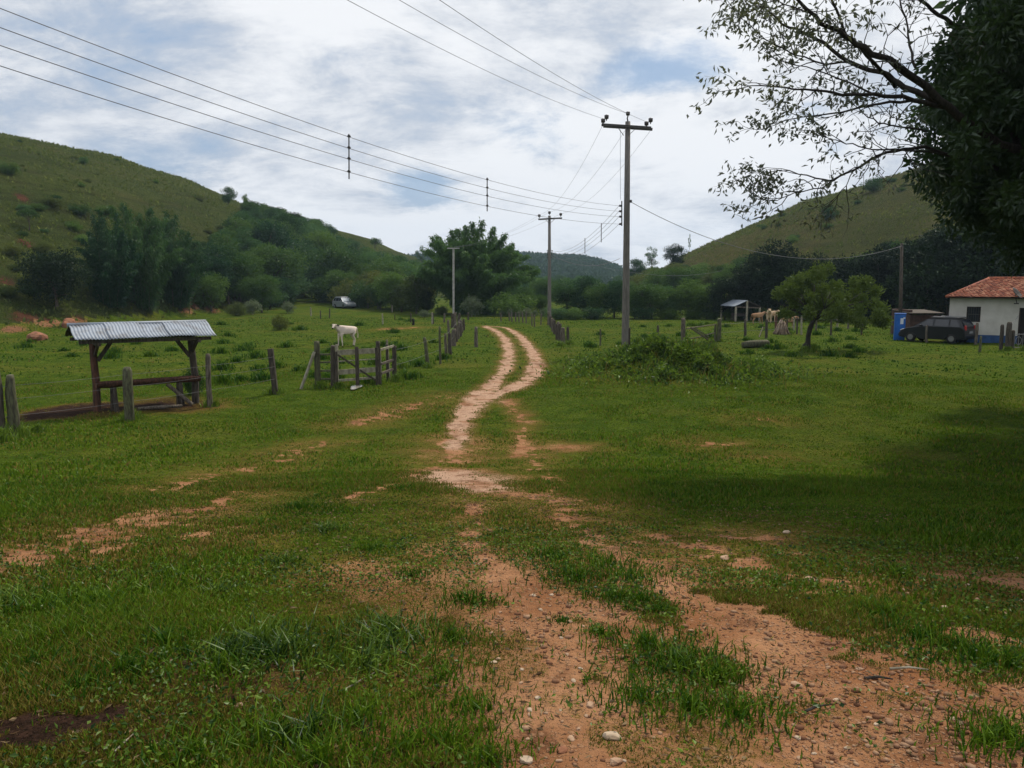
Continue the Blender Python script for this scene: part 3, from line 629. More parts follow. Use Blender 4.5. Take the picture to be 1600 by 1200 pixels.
one('sparse', 1018, 434, 384, 'airy see-through tree on the skyline beside the round dark tree', wide=1.0)
one('broad1', 995, 440, 404, 'rounded tree on the skyline right of the tall wooden pole', wide=1.1)
one('sparse', 1077, 400, 364, 'very thin lone sapling sticking up on the right hill skyline', wide=.25)
one('bush2', 1295, 342, 322, 'grey green bush on the open grass of the right hill', 'bush', 'bush', 1.2)
one('bush2', 1365, 300, 275, 'grey green bush high on the right hill near its crest', 'bush', 'bush', 1.1)
one('bush0', 1240, 380, 366, 'small bush on the middle slope of the right hill', 'bush', 'bush', 1.2)
# pale shrubs behind the centre fence
for i, px in enumerate((784, 798, 812, 824, 836, 850, 862)):
    one('pale', px, 495, 483 - (i % 2) * 3, 'whitish leaved shrub behind the row of posts beyond the track', 'shrub', 'shrub', .9, 'whitish shrubs behind the far posts')

# ---- far hill canopy (one mass)
M['leaffar'] = leafmat('leaffar', (.010, .030, .014), (.036, .075, .032), .2, .05)
def far_canopy():
    r = np.random.default_rng(5); n = 5200
    az = r.uniform(azp(560), azp(1040), n); rad = r.uniform(345, 575, n); x = rad * np.sin(az); y = rad * np.cos(az); z = H(x, y)
    cr = r.uniform(1.6, 3.4, n); k = 16
    d = r.normal(size=(n, k, 3)); d[:, :, 2] = np.abs(d[:, :, 2]); d /= np.linalg.norm(d, axis=2)[:, :, None]
    P = (np.stack([x, y, z + cr * .4], -1)[:, None, :] + d * cr[:, None, None]).reshape(-1, 3)
    V, Q = leaves(P, d.reshape(-1, 3), 1.7, 1.3, .9)
    tag(link('forest', np_mesh('forest', V, Q, None, False, [M['leaffar']])), kind='stuff')
far_canopy()

# ------------------------------------------------------------------ grass, tussocks, gravel (stuff)
def polar(n, r0, r1, a0=-42, a1=42, k=1.0):
    r = rng.random(n); rad = (r0 ** (2 * k) + r * (r1 ** (2 * k) - r0 ** (2 * k))) ** (1 / (2 * k)); a = np.radians(rng.uniform(a0, a1, n))
    return rad * np.sin(a), rad * np.cos(a)
def blades(name, x, y, h, w, mt, lean=.5, clump=0, zoff=0):
    n = len(x); z = H(x, y) + zoff - .01; a = rng.uniform(0, 6.283, n); la = rng.uniform(0, 6.283, n)
    sx, sy = np.cos(a) * w / 2, np.sin(a) * w / 2; lx, ly = np.cos(la) * h * lean * rng.random(n), np.sin(la) * h * lean * rng.random(n)
    b = np.stack([x, y, z], -1); s = np.stack([sx, sy, 0 * x], -1)
    m = b + np.stack([lx * .35, ly * .35, h * .55], -1); t = b + np.stack([lx * 1.2, ly * 1.2, h * rng.uniform(.75, 1.0, n)], -1)
    V = np.stack([b - s, b + s, m + s * .8, m - s * .8, t], 1).reshape(-1, 3)
    i = np.arange(n)[:, None] * 5
    Q = np.concatenate([i + np.array([0, 1, 2]), i + np.array([0, 2, 3]), i + np.array([3, 2, 4])], 0)
    me = np_mesh(name, V, Q, {'rnd': np.repeat(rng.random(n), 5)}, False, [mt]); return tag(link(name, me), kind='stuff')
def grassy(n, r0, r1, h, w, k=1.0, name='grass', lean=.6):
    x, y = polar(n, r0, r1, k=k); dm, dry = dirtmask(x, y); cl = fbm(x, y, .8, 3, 50); cf = fbm(x, y, 4.0, 2, 55)
    keep = rng.random(n) > np.clip(dm * 1.06 - .02, 0, .985)
    keep &= rng.random(n) > dry * .25
    hh = h * (.5 + .9 * sst(cl, .35, .7) + .4 * sst(cf, .55, .8)) * rng.uniform(.55, 1.25, n) * (1 - .4 * dry) * (1 - .4 * dm)
    isdry = rng.random(n) < .13 + .6 * dry
    for sel, mt, nm in ((keep & ~isdry, 'grass', name), (keep & isdry, 'drygrass', 'dry_grass')):
        blades(nm, x[sel], y[sel], hh[sel], (w * rng.uniform(.6, 1.4, n))[sel], M[mt], lean)
grassy(330000, 1.7, 5.0, .058, .0060, name='grass')
grassy(230000, 5.0, 12, .058, .011)
grassy(150000, 12, 30, .055, .022)
grassy(45000, 30, 75, .06, .06, k=.8)
def clover():
    n = 46000; x, y = polar(n, 1.8, 7.0); dm, dry = dirtmask(x, y); k = (fbm(x, y, 1.4, 3, 90) > rng.uniform(.38, .7, n)) & (rng.random(n) > dm) ; x, y = x[k], y[k]; n = len(x)
    P = np.stack([x, y, H(x, y) + rng.uniform(.005, .05, n)], -1)
    V, Q = leaves(P, np.stack([rng.normal(0, 1, n), rng.normal(0, 1, n), np.full(n, .25)], -1), rng.uniform(.012, .034, n), rng.uniform(.010, .022, n), .3)
    tag(link('ground_cover', np_mesh('ground_cover', V, Q, {'rnd': np.repeat(rng.random(n), 4)}, False, [M['weed']])), kind='stuff')
    n = 9000; x, y = polar(n, 1.8, 9.0); P = np.stack([x, y, H(x, y) + .012], -1)
    V, Q = leaves(P, np.stack([rng.normal(0, 1, n), rng.normal(0, 1, n), np.full(n, .02)], -1), rng.uniform(.015, .05, n), rng.uniform(.004, .018, n), .1)
    tag(link('leaf_litter', np_mesh('leaf_litter', V, Q, {'rnd': np.repeat(rng.random(n), 4)}, False, [M['litter']])), kind='stuff')
M['litter'] = leafmat('litter', (.07, .045, .025), (.26, .19, .11), .1, 3, 0, attr=True)
clover()
# rank tufts
def tufts(cs, n, rad, h, w, mt='grass', lean=.8):
    X = []; Y = []; Hh = []
    for px, py, s in cs:
        c = ground(px, py)
        if c is None: continue
        a = rng.uniform(0, 6.283, n); d = np.abs(rng.normal(0, rad * s, n)); X.append(c.x + d * np.cos(a)); Y.append(c.y + d * np.sin(a)); Hh.append(h * s * rng.uniform(.5, 1.2, n) * np.exp(-(d / (rad * s * 2.2)) ** 2))
    blades('grass_tufts' if mt == 'grass' else 'weeds', np.concatenate(X), np.concatenate(Y), np.concatenate(Hh), w, M[mt], lean)
tufts([(470, 795, 1.3), (900, 905, 1.2), (940, 885, 1.4), (985, 905, 1.0), (860, 870, 1.0), (1000, 940, .9), (960, 935, .8), (1030, 955, .6), (1010, 1010, 1.1), (1060, 1040, 1.2), (1120, 1060, 1.1), (1000, 1090, .9), (1080, 1110, 1.1), (1160, 1120, .9), (940, 990, .5), (880, 970, .35), (730, 940, .9), (710, 1000, .9), (690, 1060, .9), (740, 1110, .8), (700, 1160, .9), (760, 1190, .8), (1570, 1150, 1.0), (1540, 1160, .9), (1400, 900, 1.0), (1450, 1000, 1.2), (1380, 960, 1.0), (1520, 1030, 1.2), (1580, 1040, 1.2), (640, 900, .7), (580, 860, .9), (150, 950, 1.3), (60, 960, 1.3), (260, 1010, 1.3), (340, 1050, 1.2), (200, 1050, 1.0), (60, 1040, 1.1), (420, 1150, 1.2), (560, 1130, 1.2), (640, 1170, 1.2), (300, 1180, 1.0), (500, 1190, 1.3), (120, 1080, .8)], 300, .24, .10, .0075)
tufts([(590, 1010, 1.3), (575, 1040, 1.2), (410, 1015, 1.5), (430, 1030, 1.2), (365, 1020, .9), (510, 830, .9), (445, 880, .8), (20, 945, 1.3), (250, 900, .6), (340, 930, .8), (1060, 1040, .8), (600, 985, 1.0), (480, 1150, 1.0)], 260, .2, .11, .009, 'weed', 1.1)
# field clumps in the pasture
cl = [(random.uniform(330, 700), random.uniform(500, 600), random.uniform(.8, 1.7)) for _ in range(45)] + [(random.uniform(900, 1350), random.uniform(505, 560), random.uniform(.8, 1.5)) for _ in range(40)] + [(random.uniform(0, 330), random.uniform(520, 560), random.uniform(.8, 1.5)) for _ in range(14)]
tufts(cl, 130, .22, .28, .04, 'grass', .9)
tufts([(px, py, s) for px, py, s in [(205, 655, 1), (330, 635, .9), (430, 615, 1.1), (22, 682, 1.3), (0, 690, 1.2), (500, 607, 1), (530, 607, .9), (590, 600, 1), (620, 596, 1.1), (60, 675, .8), (668, 575, .9), (630, 575, 1.2), (650, 590, 1.1), (1268, 549, 1.4), (1258, 550, 1.2), (890, 538, 1), (875, 540, 1), (1070, 542, 1), (1125, 534, .8), (1575, 548, .9), (1600, 548, .9), (1235, 522, 1), (990, 550, 1)]], 260, .16, .30, .022, 'weed', .7)
# hill tussocks
def tussocks():
    n = 110000; x, y = polar(n, 58, 175, -40, 38, k=1.1)
    _, a = hillz(x, y, HL, 1); _, b = hillz(x, y, HR, 1); k = ((a > 0) & (a < 1.15)) | ((b > 0) & (b < 1.15)); k &= fbm(x, y, .25, 3, 60) > rng.uniform(.2, .75, n)
    x, y = x[k], y[k]; blades('hill_grass', x, y, rng.uniform(.1, .42, len(x)), rng.uniform(.08, .25, len(x)), M['hilltuft'], 1.0)
M['hilltuft'] = leafmat('hilltuft', (.065, .10, .02), (.14, .165, .045), .3, .15, .0, attr=True, up=.7)
tussocks()
# weedy mound
def mound():
    n = 42000; x = rng.normal(5.6, 1.5, n); y = rng.normal(28.0, 1.3, n)
    x2 = rng.normal(4.0, .6, 2500); y2 = rng.normal(27, .7, 2500); x = np.concatenate([x, x2]); y = np.concatenate([y, y2]); n = len(x)
    k = fbm(x, y, .9, 3, 70) > rng.uniform(.25, .62, n); x, y = x[k], y[k]; n = len(x)
    hgt = .06 + .50 * sst(fbm(x, y, 1.3, 3, 72), .4, .7)
    z = H(x, y) + hgt * rng.random(n) ** .6
    P = np.stack([x, y, z], -1)
    V, Q = leaves(P, np.tile([0, -.2, .1], (n, 1)), rng.uniform(.08, .18, n), rng.uniform(.05, .10, n), 1.0)
    tag(link('creeping_weeds', np_mesh('creeping_weeds', V, Q, {'rnd': np.repeat(rng.random(n), 4)}, False, [M['weed']])), kind='stuff')
    m = 5000; x = rng.normal(5.6, 1.2, m); y = rng.normal(28.4, 1.2, m)
    blades('tall_weeds', x, y, rng.uniform(.15, .55, m) * (fbm(x, y, .8, 3, 74) + .3), .03, M['weed'], .9)
    m = 700; x = rng.normal(6.0, 1.8, m); y = rng.normal(28.0, 1.9, m); blades('dry_stalks', x, y, rng.uniform(.2, .6, m), .02, M['drygrass'], 1.0)
mound()
ICO = None
def rockverts(seed, sub=2, rough=.25):
    bm = bmesh.new(); bmesh.ops.create_icosphere(bm, subdivisions=sub, radius=1); r = random.Random(seed)
    ax = [Vector((r.gauss(0, 1), r.gauss(0, 1), r.gauss(0, 1))).normalized() for _ in range(9)]
    for v in bm.verts:
        k = 1.0
        for a in ax:
            d = v.co.normalized().dot(a)
            if d > .62: k = min(k, .72 / d + rough * .1)
        v.co *= k * (1 + r.uniform(-.04, .04))
    V = np.array([tuple(v.co) for v in bm.verts]); Fc = np.array([[v.index for v in f.verts] for f in bm.faces]); bm.free(); return V, Fc
def gravel():
    vs = []; fs = []; off = 0; base = [rockverts(i, 1) for i in range(6)]
    n = 60000; x, y = polar(n, 2.0, 9.5, -14, 41, k=.7); dm, _ = dirtmask(x, y); k = (rng.random(n) < dm * (.15 + 1.1 * sst(fbm(x, y, 1.5, 3, 80), .4, .65)))
    x, y = x[k], y[k]; n = len(x); z = H(x, y); s = np.clip(rng.lognormal(-5.35, .62, n), .002, .02)
    for i in range(n):
        V, Fc = base[i % 6]; a = rng.uniform(0, 6.283); c, sn = math.cos(a), math.sin(a)
        W_ = V * np.array([1.2, .9, .6]) * s[i]; W_ = np.stack([W_[:, 0] * c - W_[:, 1] * sn, W_[:, 0] * sn + W_[:, 1] * c, W_[:, 2]], -1) + [x[i], y[i], z[i] + s[i] * .2]
        vs.append(W_); fs.append(Fc + off); off += len(V)
    m = leafmat('gravelmat', (.17, .085, .05), (.42, .28, .18), 0, 14, .0, attr=True)
    tag(link('gravel', np_mesh('gravel', np.concatenate(vs), np.concatenate(fs), {'rnd': np.repeat(rng.random(n), len(base[0][0]))}, True, [m])), kind='stuff')
gravel()
def stone(px, py, w, mt, label, seed, flat=.55, name='stone', group=None, tall=None):
    c = ground(px, py); e = ground(px + w / 2, py); s = max((e - c).length, .01); V, Fc = rockverts(seed, 3)
    V = V * np.array([s, s * .75, s * (tall or flat)]); me = np_mesh(name, V, Fc, None, False, [M[mt]])
    o = link(name, me, loc=c + Vector((0, 0, s * flat * .35))); o.rotation_euler = (0, 0, seed); tag(o, label, 'rock', group); return o
STN = 'pale stones lying on the stony track'
for i, (px, py, w, mt, lb) in enumerate([
    (822, 1190, 26, 'rockpale', 'pale angular slab of stone at the very bottom edge of the track'),
    (878, 1174, 22, 'rockorange', 'orange pointed stone among pale pebbles at the bottom of the track'),
    (892, 1155, 16, 'rock', 'tan stone just above and right of the orange pointed one'),
    (957, 1153, 32, 'rockpale', 'large flat pale stone on the left rut near the bottom edge'),
    (962, 1192, 26, 'rock', 'rounded tan stone at the bottom edge, below the large flat pale one'),
    (922, 1103, 20, 'rock', 'tan stone at the edge of the grassy middle strip'),
    (907, 1045, 9, 'rockpale', 'small pale stone in the middle of the left rut'),
    (840, 1091, 12, 'rockpale', 'small pale stone in the left rut beside its left edge'),
    (1370, 993, 17, 'rockorange', 'yellow orange stone at the edge of the dark grass on the right'),
    (1245, 1072, 22, 'rock', 'flat stone with a dark shadow in the middle of the right rut'),
    (1488, 1125, 16, 'rockpale', 'white rounded stone on the right rut near the right edge'),
    (1500, 1129, 18, 'rock', 'grey brown stone touching the white rounded stone'),
    (1248, 1154, 14, 'rockpale', 'white stone at the lower edge of the right rut'),
    (1272, 1178, 10, 'rockpale', 'small white stone below the one on the lower edge of the right rut'),
    (1513, 916, 14, 'rockpale', 'white stone on the bare patch at the far right'),
    (1590, 874, 12, 'rockpale', 'pale stone at the right edge where shade meets bare soil'),
    (1230, 833, 14, 'rockpale', 'pale stone in the grass right of centre'),
    (1133, 873, 20, 'rock', 'flat grey stone in thin grass right of the track'),
    (1265, 908, 24, 'rock', 'long flat stone in thin grass right of the track'),
    (375, 1103, 18, 'rock', 'lone tan stone in the grass at lower left')]):
    stone(px, py, w, mt, lb, i + 3, flat=.45)
for i in range(46):
    px, py = random.choice([(random.gauss(860, 55), random.uniform(1080, 1195)), (random.gauss(1350, 90), random.uniform(1010, 1190)), (random.gauss(1480, 80), random.uniform(880, 960)), (random.gauss(850, 40), random.uniform(930, 1080))])
    stone(min(max(px, 700), 1595), py, random.uniform(6, 12), random.choice(['rock', 'rockpale', 'rock']), 'small tan stone among the gravel of the bare track', 100 + i, flat=.5, group='small stones among the track gravel')
stone(107, 511, 20, 'rockorange', 'orange earth boulder just above the left end of the tin roof', 61, tall=.95, flat=.6, name='boulder')
stone(57, 532, 24, 'rockorange', 'orange boulder in the pasture left of the tin shelter', 62, tall=.6, flat=.5, name='boulder')
# puddle
pc = ground(556, 607); b = MB(); b.add([pc + Vector((.15 * math.cos(a) * (1 + .25 * math.sin(3 * a)), .55 * math.sin(a), .045)) for a in np.linspace(0, 6.283, 25)[:-1]], [tuple(range(24))])
pm, pg, pp = principled('water'); pp.inputs['Base Color'].default_value = (.22, .21, .18, 1); pp.inputs['Roughness'].default_value = .3; pp.inputs['Specular IOR Level'].default_value = .9
tag(b.build('puddle', pm), kind='structure')

# sticks on the track
def stick(px, py, px2, py2, r, lb, mt='palewood', lift=.02):
    a = ground(px, py); c = ground(px2, py2); b = MB(); m = a.lerp(c, .5) + Vector((0, 0, lift)); b.tube([a + Vector((0, 0, .01)), m, c + Vector((0, 0, .012))], [r, r * .9, r * .5], 6); tag(b.build('stick', M[mt]), lb, 'stick')
stick(1258, 1115, 1298, 1105, .006, 'dark straight stick lying across the right rut', 'darkbark')
stick(1390, 1048, 1450, 1050, .006, 'pale thin twig lying at the edge of the right rut')
stick(1350, 1063, 1395, 1065, .007, 'dark stick beside the pale twig on the right rut', 'darkbark')
stick(540, 1080, 590, 1052, .004, 'pale dry stalk slanting across the grass at lower left centre', 'palewood', .012)
stick(180, 1178, 210, 1150, .004, 'pale dry stalk in the grass at the lower left', 'palewood', .012)

# ------------------------------------------------------------------ fence posts
def post(px, top, base, wpx, mt, label, group=None, lean=0.0, rnd=False, sq=False, name='fence_post', loc=None, cat='fence post'):
    c = loc or ground(px, base); h = max(at(px, top, c.y).z - c.z, .25); w = max(wpx * c.y / F, .05)
    b = MB(); s = random.uniform(-.03, .03)
    L = Vector((lean * h, 0, 0))
    if sq:
        b.beam((0, 0, -.25), Vector((s, s, h)) + L, w, w * .8)
    else:
        n = 9; T = [(-.25, 1.02), (.0, 1.0), (h * .35, .95), (h * .7, .93), (h * .93, .86), (h, .6 if rnd else .78)]
        b.tube([Vector((0, 0, z)) + L * max(z / h, 0) + Vector((s * z, s * .5 * z, 0)) + Vector((random.uniform(-.1, .1) * w, 0, 0)) for z, _ in T], [w / 2 * k for _, k in T], n, wob=.28)
    o = b.build(name, M[mt], loc=c, smooth=not sq); o.rotation_euler = (0, 0, random.uniform(0, 3) if not lean and not sq else 0)
    return tag(o, label, cat, group), c, h
LP = []
for a in [(3, 575, 684, 15, 'post2', 'thick dark post cut by the left edge of the picture'),
          (23, 586, 682, 17, 'mossy', 'thick mossy post second from the left edge'),
          (203, 573, 657, 15, 'mossy', 'mossy round-topped post standing in front of the log trough'),
          (328, 553, 636, 9, 'post', 'slim weathered post right of the tin shelter')]:
    LP.append(post(*a, rnd=True)[1:])
LP.append(post(432, 545, 616, 8, 'post2', 'dark leaning post between the tin shelter and the wooden gate', lean=-.09, sq=True)[1:])
post(669, 527, 574, 6, 'mossy', 'leaning post at the near end of the left row along the track', lean=-.09)
post(688, 510, 569, 4, 'mossy', 'thin tall stake near the start of the left row', lean=0)
for i, (px, top, base, w) in enumerate([(697, 521, 560, 5), (703, 520, 554, 6), (709, 514, 541, 8), (713, 507, 534, 5), (716, 503, 530, 5), (719, 504, 526, 6), (722, 500, 520, 4), (725, 498, 516, 4), (701, 500, 520, 4), (707, 490, 512, 6), (711, 488, 508, 5), (717, 490, 506, 5), (694, 490, 504, 3), (732, 488, 500, 3)]):
    post(px, top, base, w, ['post', 'post2'][i % 2], 'weathered post in the tight row on the left side of the track bend', 'posts on the left side of the track bend', lean=random.uniform(-.04, .04))
post(744, 511, 542, 6, 'post', 'lone short grey post in the grass left of the track bend')
for i, (px, top, base, w) in enumerate([(887, 511, 537, 5), (880, 512, 537, 8), (875, 506, 534, 7), (871, 503, 528, 6), (867, 500, 522, 6), (864, 498, 518, 6), (861, 494, 512, 5), (857, 487, 508, 5), (870, 506, 531, 4)]):
    post(px, top, base, w, ['post2', 'post'][i % 2], 'weathered post in the tight row on the right side of the track bend', 'posts on the right side of the track bend', lean=random.uniform(-.05, .05))
for i, (px, top, base) in enumerate([(783, 489, 502), (796, 488, 502), (800, 488, 503), (806, 488, 503), (811, 488, 503), (817, 488, 504), (822, 487, 505), (831, 490, 509), (835, 492, 511), (845, 490, 508)]):
    post(px, top, base, 2.2, 'post', 'thin grey post in the short fence crossing behind the end of the track', 'thin posts beyond the end of the track', lean=random.uniform(-.05, .05))
for i, (px, top, base, w) in enumerate([(486, 480, 494, 2.2), (501, 485, 498, 1.8), (515, 482, 497, 2), (598, 490, 507, 2.4), (617, 492, 500, 1.5), (642, 489, 504, 2.2), (675, 488, 507, 2.5), (677, 489, 506, 2), (540, 466, 473, 1.6), (560, 470, 478, 1.6), (575, 474, 482, 1.6), (590, 474, 484, 1.6), (613, 477, 488, 1.6), (627, 478, 488, 1.6), (510, 462, 470, 1.6), (497, 461, 470, 1.5)]):
    post(px, top, base, w, 'post2' if i % 3 else 'palewood', 'thin far post in the pasture fence running up the left rise', 'far posts in the left pasture')
post(646, 498, 508, 4, 'dark', 'short black stump post in the far left pasture')
for px, top, base, w, mt, lb in [(938, 514, 540, 3, 'mossy', 'thin post in the right pasture left of the tall wooden pole'), (983, 512, 547, 3.5, 'post2', 'dark post hidden close behind the tall wooden pole'), (1028, 508, 531, 3.5, 'post2', 'thin dark post in the right pasture between the pole and the gate'),
    (1067, 497, 541, 8, 'post', 'thick split post at the left end of the broken rail gate'), (1117, 506, 534, 4, 'mossy', 'thinner post directly left of the thick gate post, right end'), (1123, 498, 534, 7, 'mossy', 'thick post at the right end of the broken rail gate'),
    (1164, 499, 530, 4, 'post2', 'thin post in front of the far tin-roofed shed'), (1197, 499, 529, 4, 'post2', 'thin dark post in front of the brown cow'), (1212, 494, 520, 4, 'redwood', 'reddish post directly left of the pale stump'), (1229, 492, 521, 3, 'post2', 'dark thin post directly behind the pale stump')]:
    post(px, top, base, w, mt, lb)
for i, (px, top, base) in enumerate([(1245, 497, 522), (1252, 494, 523), (1275, 492, 518), (1298, 488, 524), (1308, 490, 515), (1325, 492, 514), (1346, 494, 523), (1240, 495, 516)]):
    post(px, top, base, 3, ['post2', 'palewood', 'post'][i % 3], 'thin post in the shaded fence behind the small fruit tree', 'posts behind the fruit tree')
for px, top, base, w, mt, lb in [(1447, 508, 535, 4, 'post', 'thin post in front of the black car'), (1524, 504, 538, 5, 'post', 'slim post in front of the house window'), (1531, 525, 550, 4, 'mossy', 'short green stake in the grass before the house'),
    (1564, 507, 546, 6, 'post2', 'left dark post of the post cluster before the house'), (1574, 503, 547, 9, 'post2', 'thickest dark post in the cluster before the house'), (1581, 516, 546, 6, 'post2', 'short dark post at the right of the cluster before the house')]:
    post(px, top, base, w, mt, lb, rnd=True)
# wires of the nearer fence runs
def strand(pts, r, label, name='fence_wire', cat='wire', group=None, sag=0.0, mt='wire', n=10):
    b = MB(); P = []
    for a, c in zip(pts, pts[1:]):
        for k in range(n):
            t = k / n; p = a.lerp(c, t); p.z -= sag * 4 * t * (1 - t); P.append(p)
    P.append(pts[-1]); b.tube(P, r, 5); return tag(b.build(name, M[mt], smooth=True), label, cat, group)
for k, hh in enumerate((.45, .8, 1.08)):
    strand([p[0] + Vector((.0, -.07, hh)) for p in LP], .0035, ['lowest', 'middle', 'top'][k] + ' thin wire strung between the near posts left of the gate', sag=.02)

# ------------------------------------------------------------------ wooden gate and its posts (left)
gA, cA, hA = post(497, 533, 606, 10, 'mossy', 'tall pointed post at the left end of the wooden gate, with a leaning brace')
gB, cB, hB = post(521, 540, 606, 8, 'post2', 'dark hanging post at the left side of the board gate')
gB2, _, _ = post(527, 538, 603, 4, 'palewood', 'pale slim stake nailed beside the dark hanging post of the gate', sq=True)
gD, cD, hD = post(592, 533, 601, 8, 'post2', 'dark double post at the right side of the board gate')
post(596, 545, 597, 3, 'palewood', 'pale thin stake right of the dark double gate post', sq=True)
post(606, 538, 594, 5, 'post2', 'dark post between the gate and the last gate post')
post(609, 531, 593, 3, 'palewood', 'pale leaning stake near the right end of the gate', lean=-.06, sq=True)
gG, cG, hG = post(617, 540, 594, 8, 'post2', 'thick post at the far right end of the gate run')
b = MB(); a0 = ground(469, 608); b.beam(a0 + Vector((0, 0, -.05)), cA + Vector((-.05, -.12, hA * .78)), .14, .05)
tag(b.build('brace_board', M['palewood']), 'wide weathered board leaning against the left gate post', 'board')
e = empty('rail_fence', cA, 'short panel of four rails between the leftmost gate post and the dark one', 'fence')
for z in (.27, .52, .78, 1.02):
    b = MB(); b.beam(Vector((.1, .0, z)), cB - cA + Vector((-.05, 0, z)), .06, .05); b.build('rail', M['mossy'], e)
e = empty('wooden_gate', cB, 'old gate of grey horizontal boards standing between dark posts left of the track', 'gate')
dv = (cD - cB); a = Vector((.10, -.02, 0))
def gp(t, z): return a + dv * t + Vector((0, 0, z + .0))
for z, w in ((1.06, .16), (.80, .03), (.47, .15), (.22, .07)):
    b = MB(); b.beam(gp(0.0, z), gp(.93, z + .02), .035, w); b.build('board', M['palewood'], e)
for t, z0, z1, w in ((.46, .05, 1.22, .11), (.90, .0, 1.18, .09), (.02, .05, 1.1, .06)):
    b = MB(); b.beam(gp(t, z0) + Vector((0, -.04, 0)), gp(t, z1) + Vector((0, -.04, 0)), w, .04, up=(0, 1, 0)); b.build('stile', M['post2'], e)
b = MB(); b.beam(gp(.05, 1.0) + Vector((0, -.03, 0)), gp(.46, .58) + Vector((0, -.03, 0)), .03, .05); b.beam(gp(.52, .5) + Vector((0, -.03, 0)), gp(.9, .12) + Vector((0, -.03, 0)), .03, .05); b.build('brace', M['post2'], e)
e = empty('rail_fence', cD, 'short broken rail panel right of the gate, before the last thick post', 'fence')
for z in (.35, .65, 1.1):
    b = MB(); b.beam(Vector((.08, 0, z)), cG - cD + Vector((-.02, 0, z + .03)), .05, .07); b.build('rail', M['palewood' if z > 1 else 'post'], e)
for k, hh in enumerate((.5, 1.0)):
    g1 = ground(669, 574); g2 = ground(722, 520); strand([cG + Vector((0, 0, hh)), g1 + Vector((-.05, 0, hh)), ground(697, 560) + Vector((0, 0, hh)), ground(713, 534) + Vector((0, 0, hh)), g2 + Vector((0, 0, hh))], .004, ['lower', 'upper'][k] + ' wire running from the gate along the left row of posts', sag=.03)
# right broken rail gate
c1 = ground(1069, 541); c2 = ground(1119, 534)
e = empty('rail_gate', c1, 'broken sagging gate of thin rails in the right pasture', 'gate')
for z0, z1 in ((.88, .92), (.35, .5)):
    b = MB(); b.tube([Vector((.1, 0, z0)), (c2 - c1) * .5 + Vector((0, 0, z0 + .02)), (c2 - c1) + Vector((-.05, 0, z1))], [.03, .028, .025], 6); b.build('rail', M['post'], e)
b = MB(); b.beam(Vector((.3, -.03, .92)), (c2 - c1) * .78 + Vector((0, -.03, .12)), .04, .09); b.beam((c2 - c1) * .3 + Vector((0, -.05, .85)), (c2 - c1) * .75 + Vector((0, -.05, .3)), .04, .05); b.build('brace', M['post'], e)
# brace pole near cow
stick(1186, 527, 1196, 512, .03, 'thin brace leaning on the post before the brown cow', 'post2', .3)
for k, hh in enumerate((.5, .95)):
    strand([c2 + Vector((0.1, 0, hh)), ground(1164, 530) + Vector((0, 0, hh)), ground(1197, 529) + Vector((0, 0, hh)), ground(1245, 522) + Vector((0, 0, hh)), ground(1298, 524) + Vector((0, 0, hh)), ground(1346, 523) + Vector((0, 0, hh))], .006, ['lower', 'upper'][k] + ' wire of the right pasture fence running behind the fruit tree', sag=.04)
# log on the grass
c = ground(1180, 543); b = MB(); b.tube([(-.65, 0, .14), (-.3, .02, .17), (.2, .0, .19), (.68, .03, .2)], [.15, .17, .18, .15], 12, wob=.22)
o = b.build('log', M['mossy'], loc=c, smooth=True); o.rotation_euler = (0, 0, R(12)); tag(o, 'mossy grey log lying on the grass right of the weedy mound', 'log')
# pale stump with root flares
c = ground(1221, 522); b = MB()
b.tube([(0, 0, -.1), (0, 0, .3), (0, 0, .65), (.0, 0, .85)], [.38, .27, .20, .1], 12, wob=.35)
for i in range(9):
    a = i * .7 + .2; b.tube([(math.cos(a) * .5, math.sin(a) * .4, -.05), (math.cos(a) * .30, math.sin(a) * .26, .28), (math.cos(a) * .17, math.sin(a) * .15, .62), (math.cos(a) * .1, math.sin(a) * .1, .72 + .25 * random.random())], [.06, .075, .07, .03], 6, wob=.3)
tag(b.build('tree_stump', M['stump'] if 'stump' in M else mat('stump', (.36, .28, .20), (.08, .05, .035), 5, bump=.5, stretch=(4, 4, .3)), loc=c, smooth=True), 'pale jagged stump with ridged roots left of the fruit tree', 'stump')

# ------------------------------------------------------------------ feeding shelter (left)
pL = at(152, 643, 19.7); pR = at(306, 629, 21.1)
pL.z = Hs(pL.x, pL.y); pR.z = Hs(pR.x, pR.y)
ax = (pR - pL); ax.z = 0; ln = ax.length; ux = ax.normalized(); uy = Vector((-ux.y, ux.x, 0)); ang = math.atan2(ux.y, ux.x)
e = empty('feeding_shelter', pL, 'low open cattle feeding shelter with corrugated metal roof on two posts', 'shelter', rz=ang)
def zl(z): return z
ridge_z, eave_z, half = 2.12, 1.80, .84
for x0, m in ((0, 'redwood'), (ln, 'post2')):
    b = MB(); b.tube([(x0 + .02, 0, -.3), (x0, 0, .0), (x0 + .02, 0, .7), (x0 - .03 * (x0 > 0), 0, 1.3), (x0 - .06 * (x0 > 0), 0, ridge_z - .08)], [.105, .098, .09, .085, .09], 10, wob=.15); b.build('post', M[m], e, smooth=True)
b = MB(); b.beam((-.35, 0, ridge_z - .06), (ln + .28, 0, ridge_z - .05), .09, .1); b.build('ridge_beam', M['post2'], e)
for s in (-1, 1):
    b = MB(); b.beam((-.40, s * half * .82, eave_z - .03), (ln + .28, s * half * .82, eave_z - .05), .07, .08); b.build('eave_beam', M['post2'], e)
for x0 in (.02, ln - .04):
    b = MB(); b.beam((x0, -half * .95, eave_z - .09), (x0, half * .95, eave_z - .09), .08, .09); b.build('cross_beam', M['post2'], e)
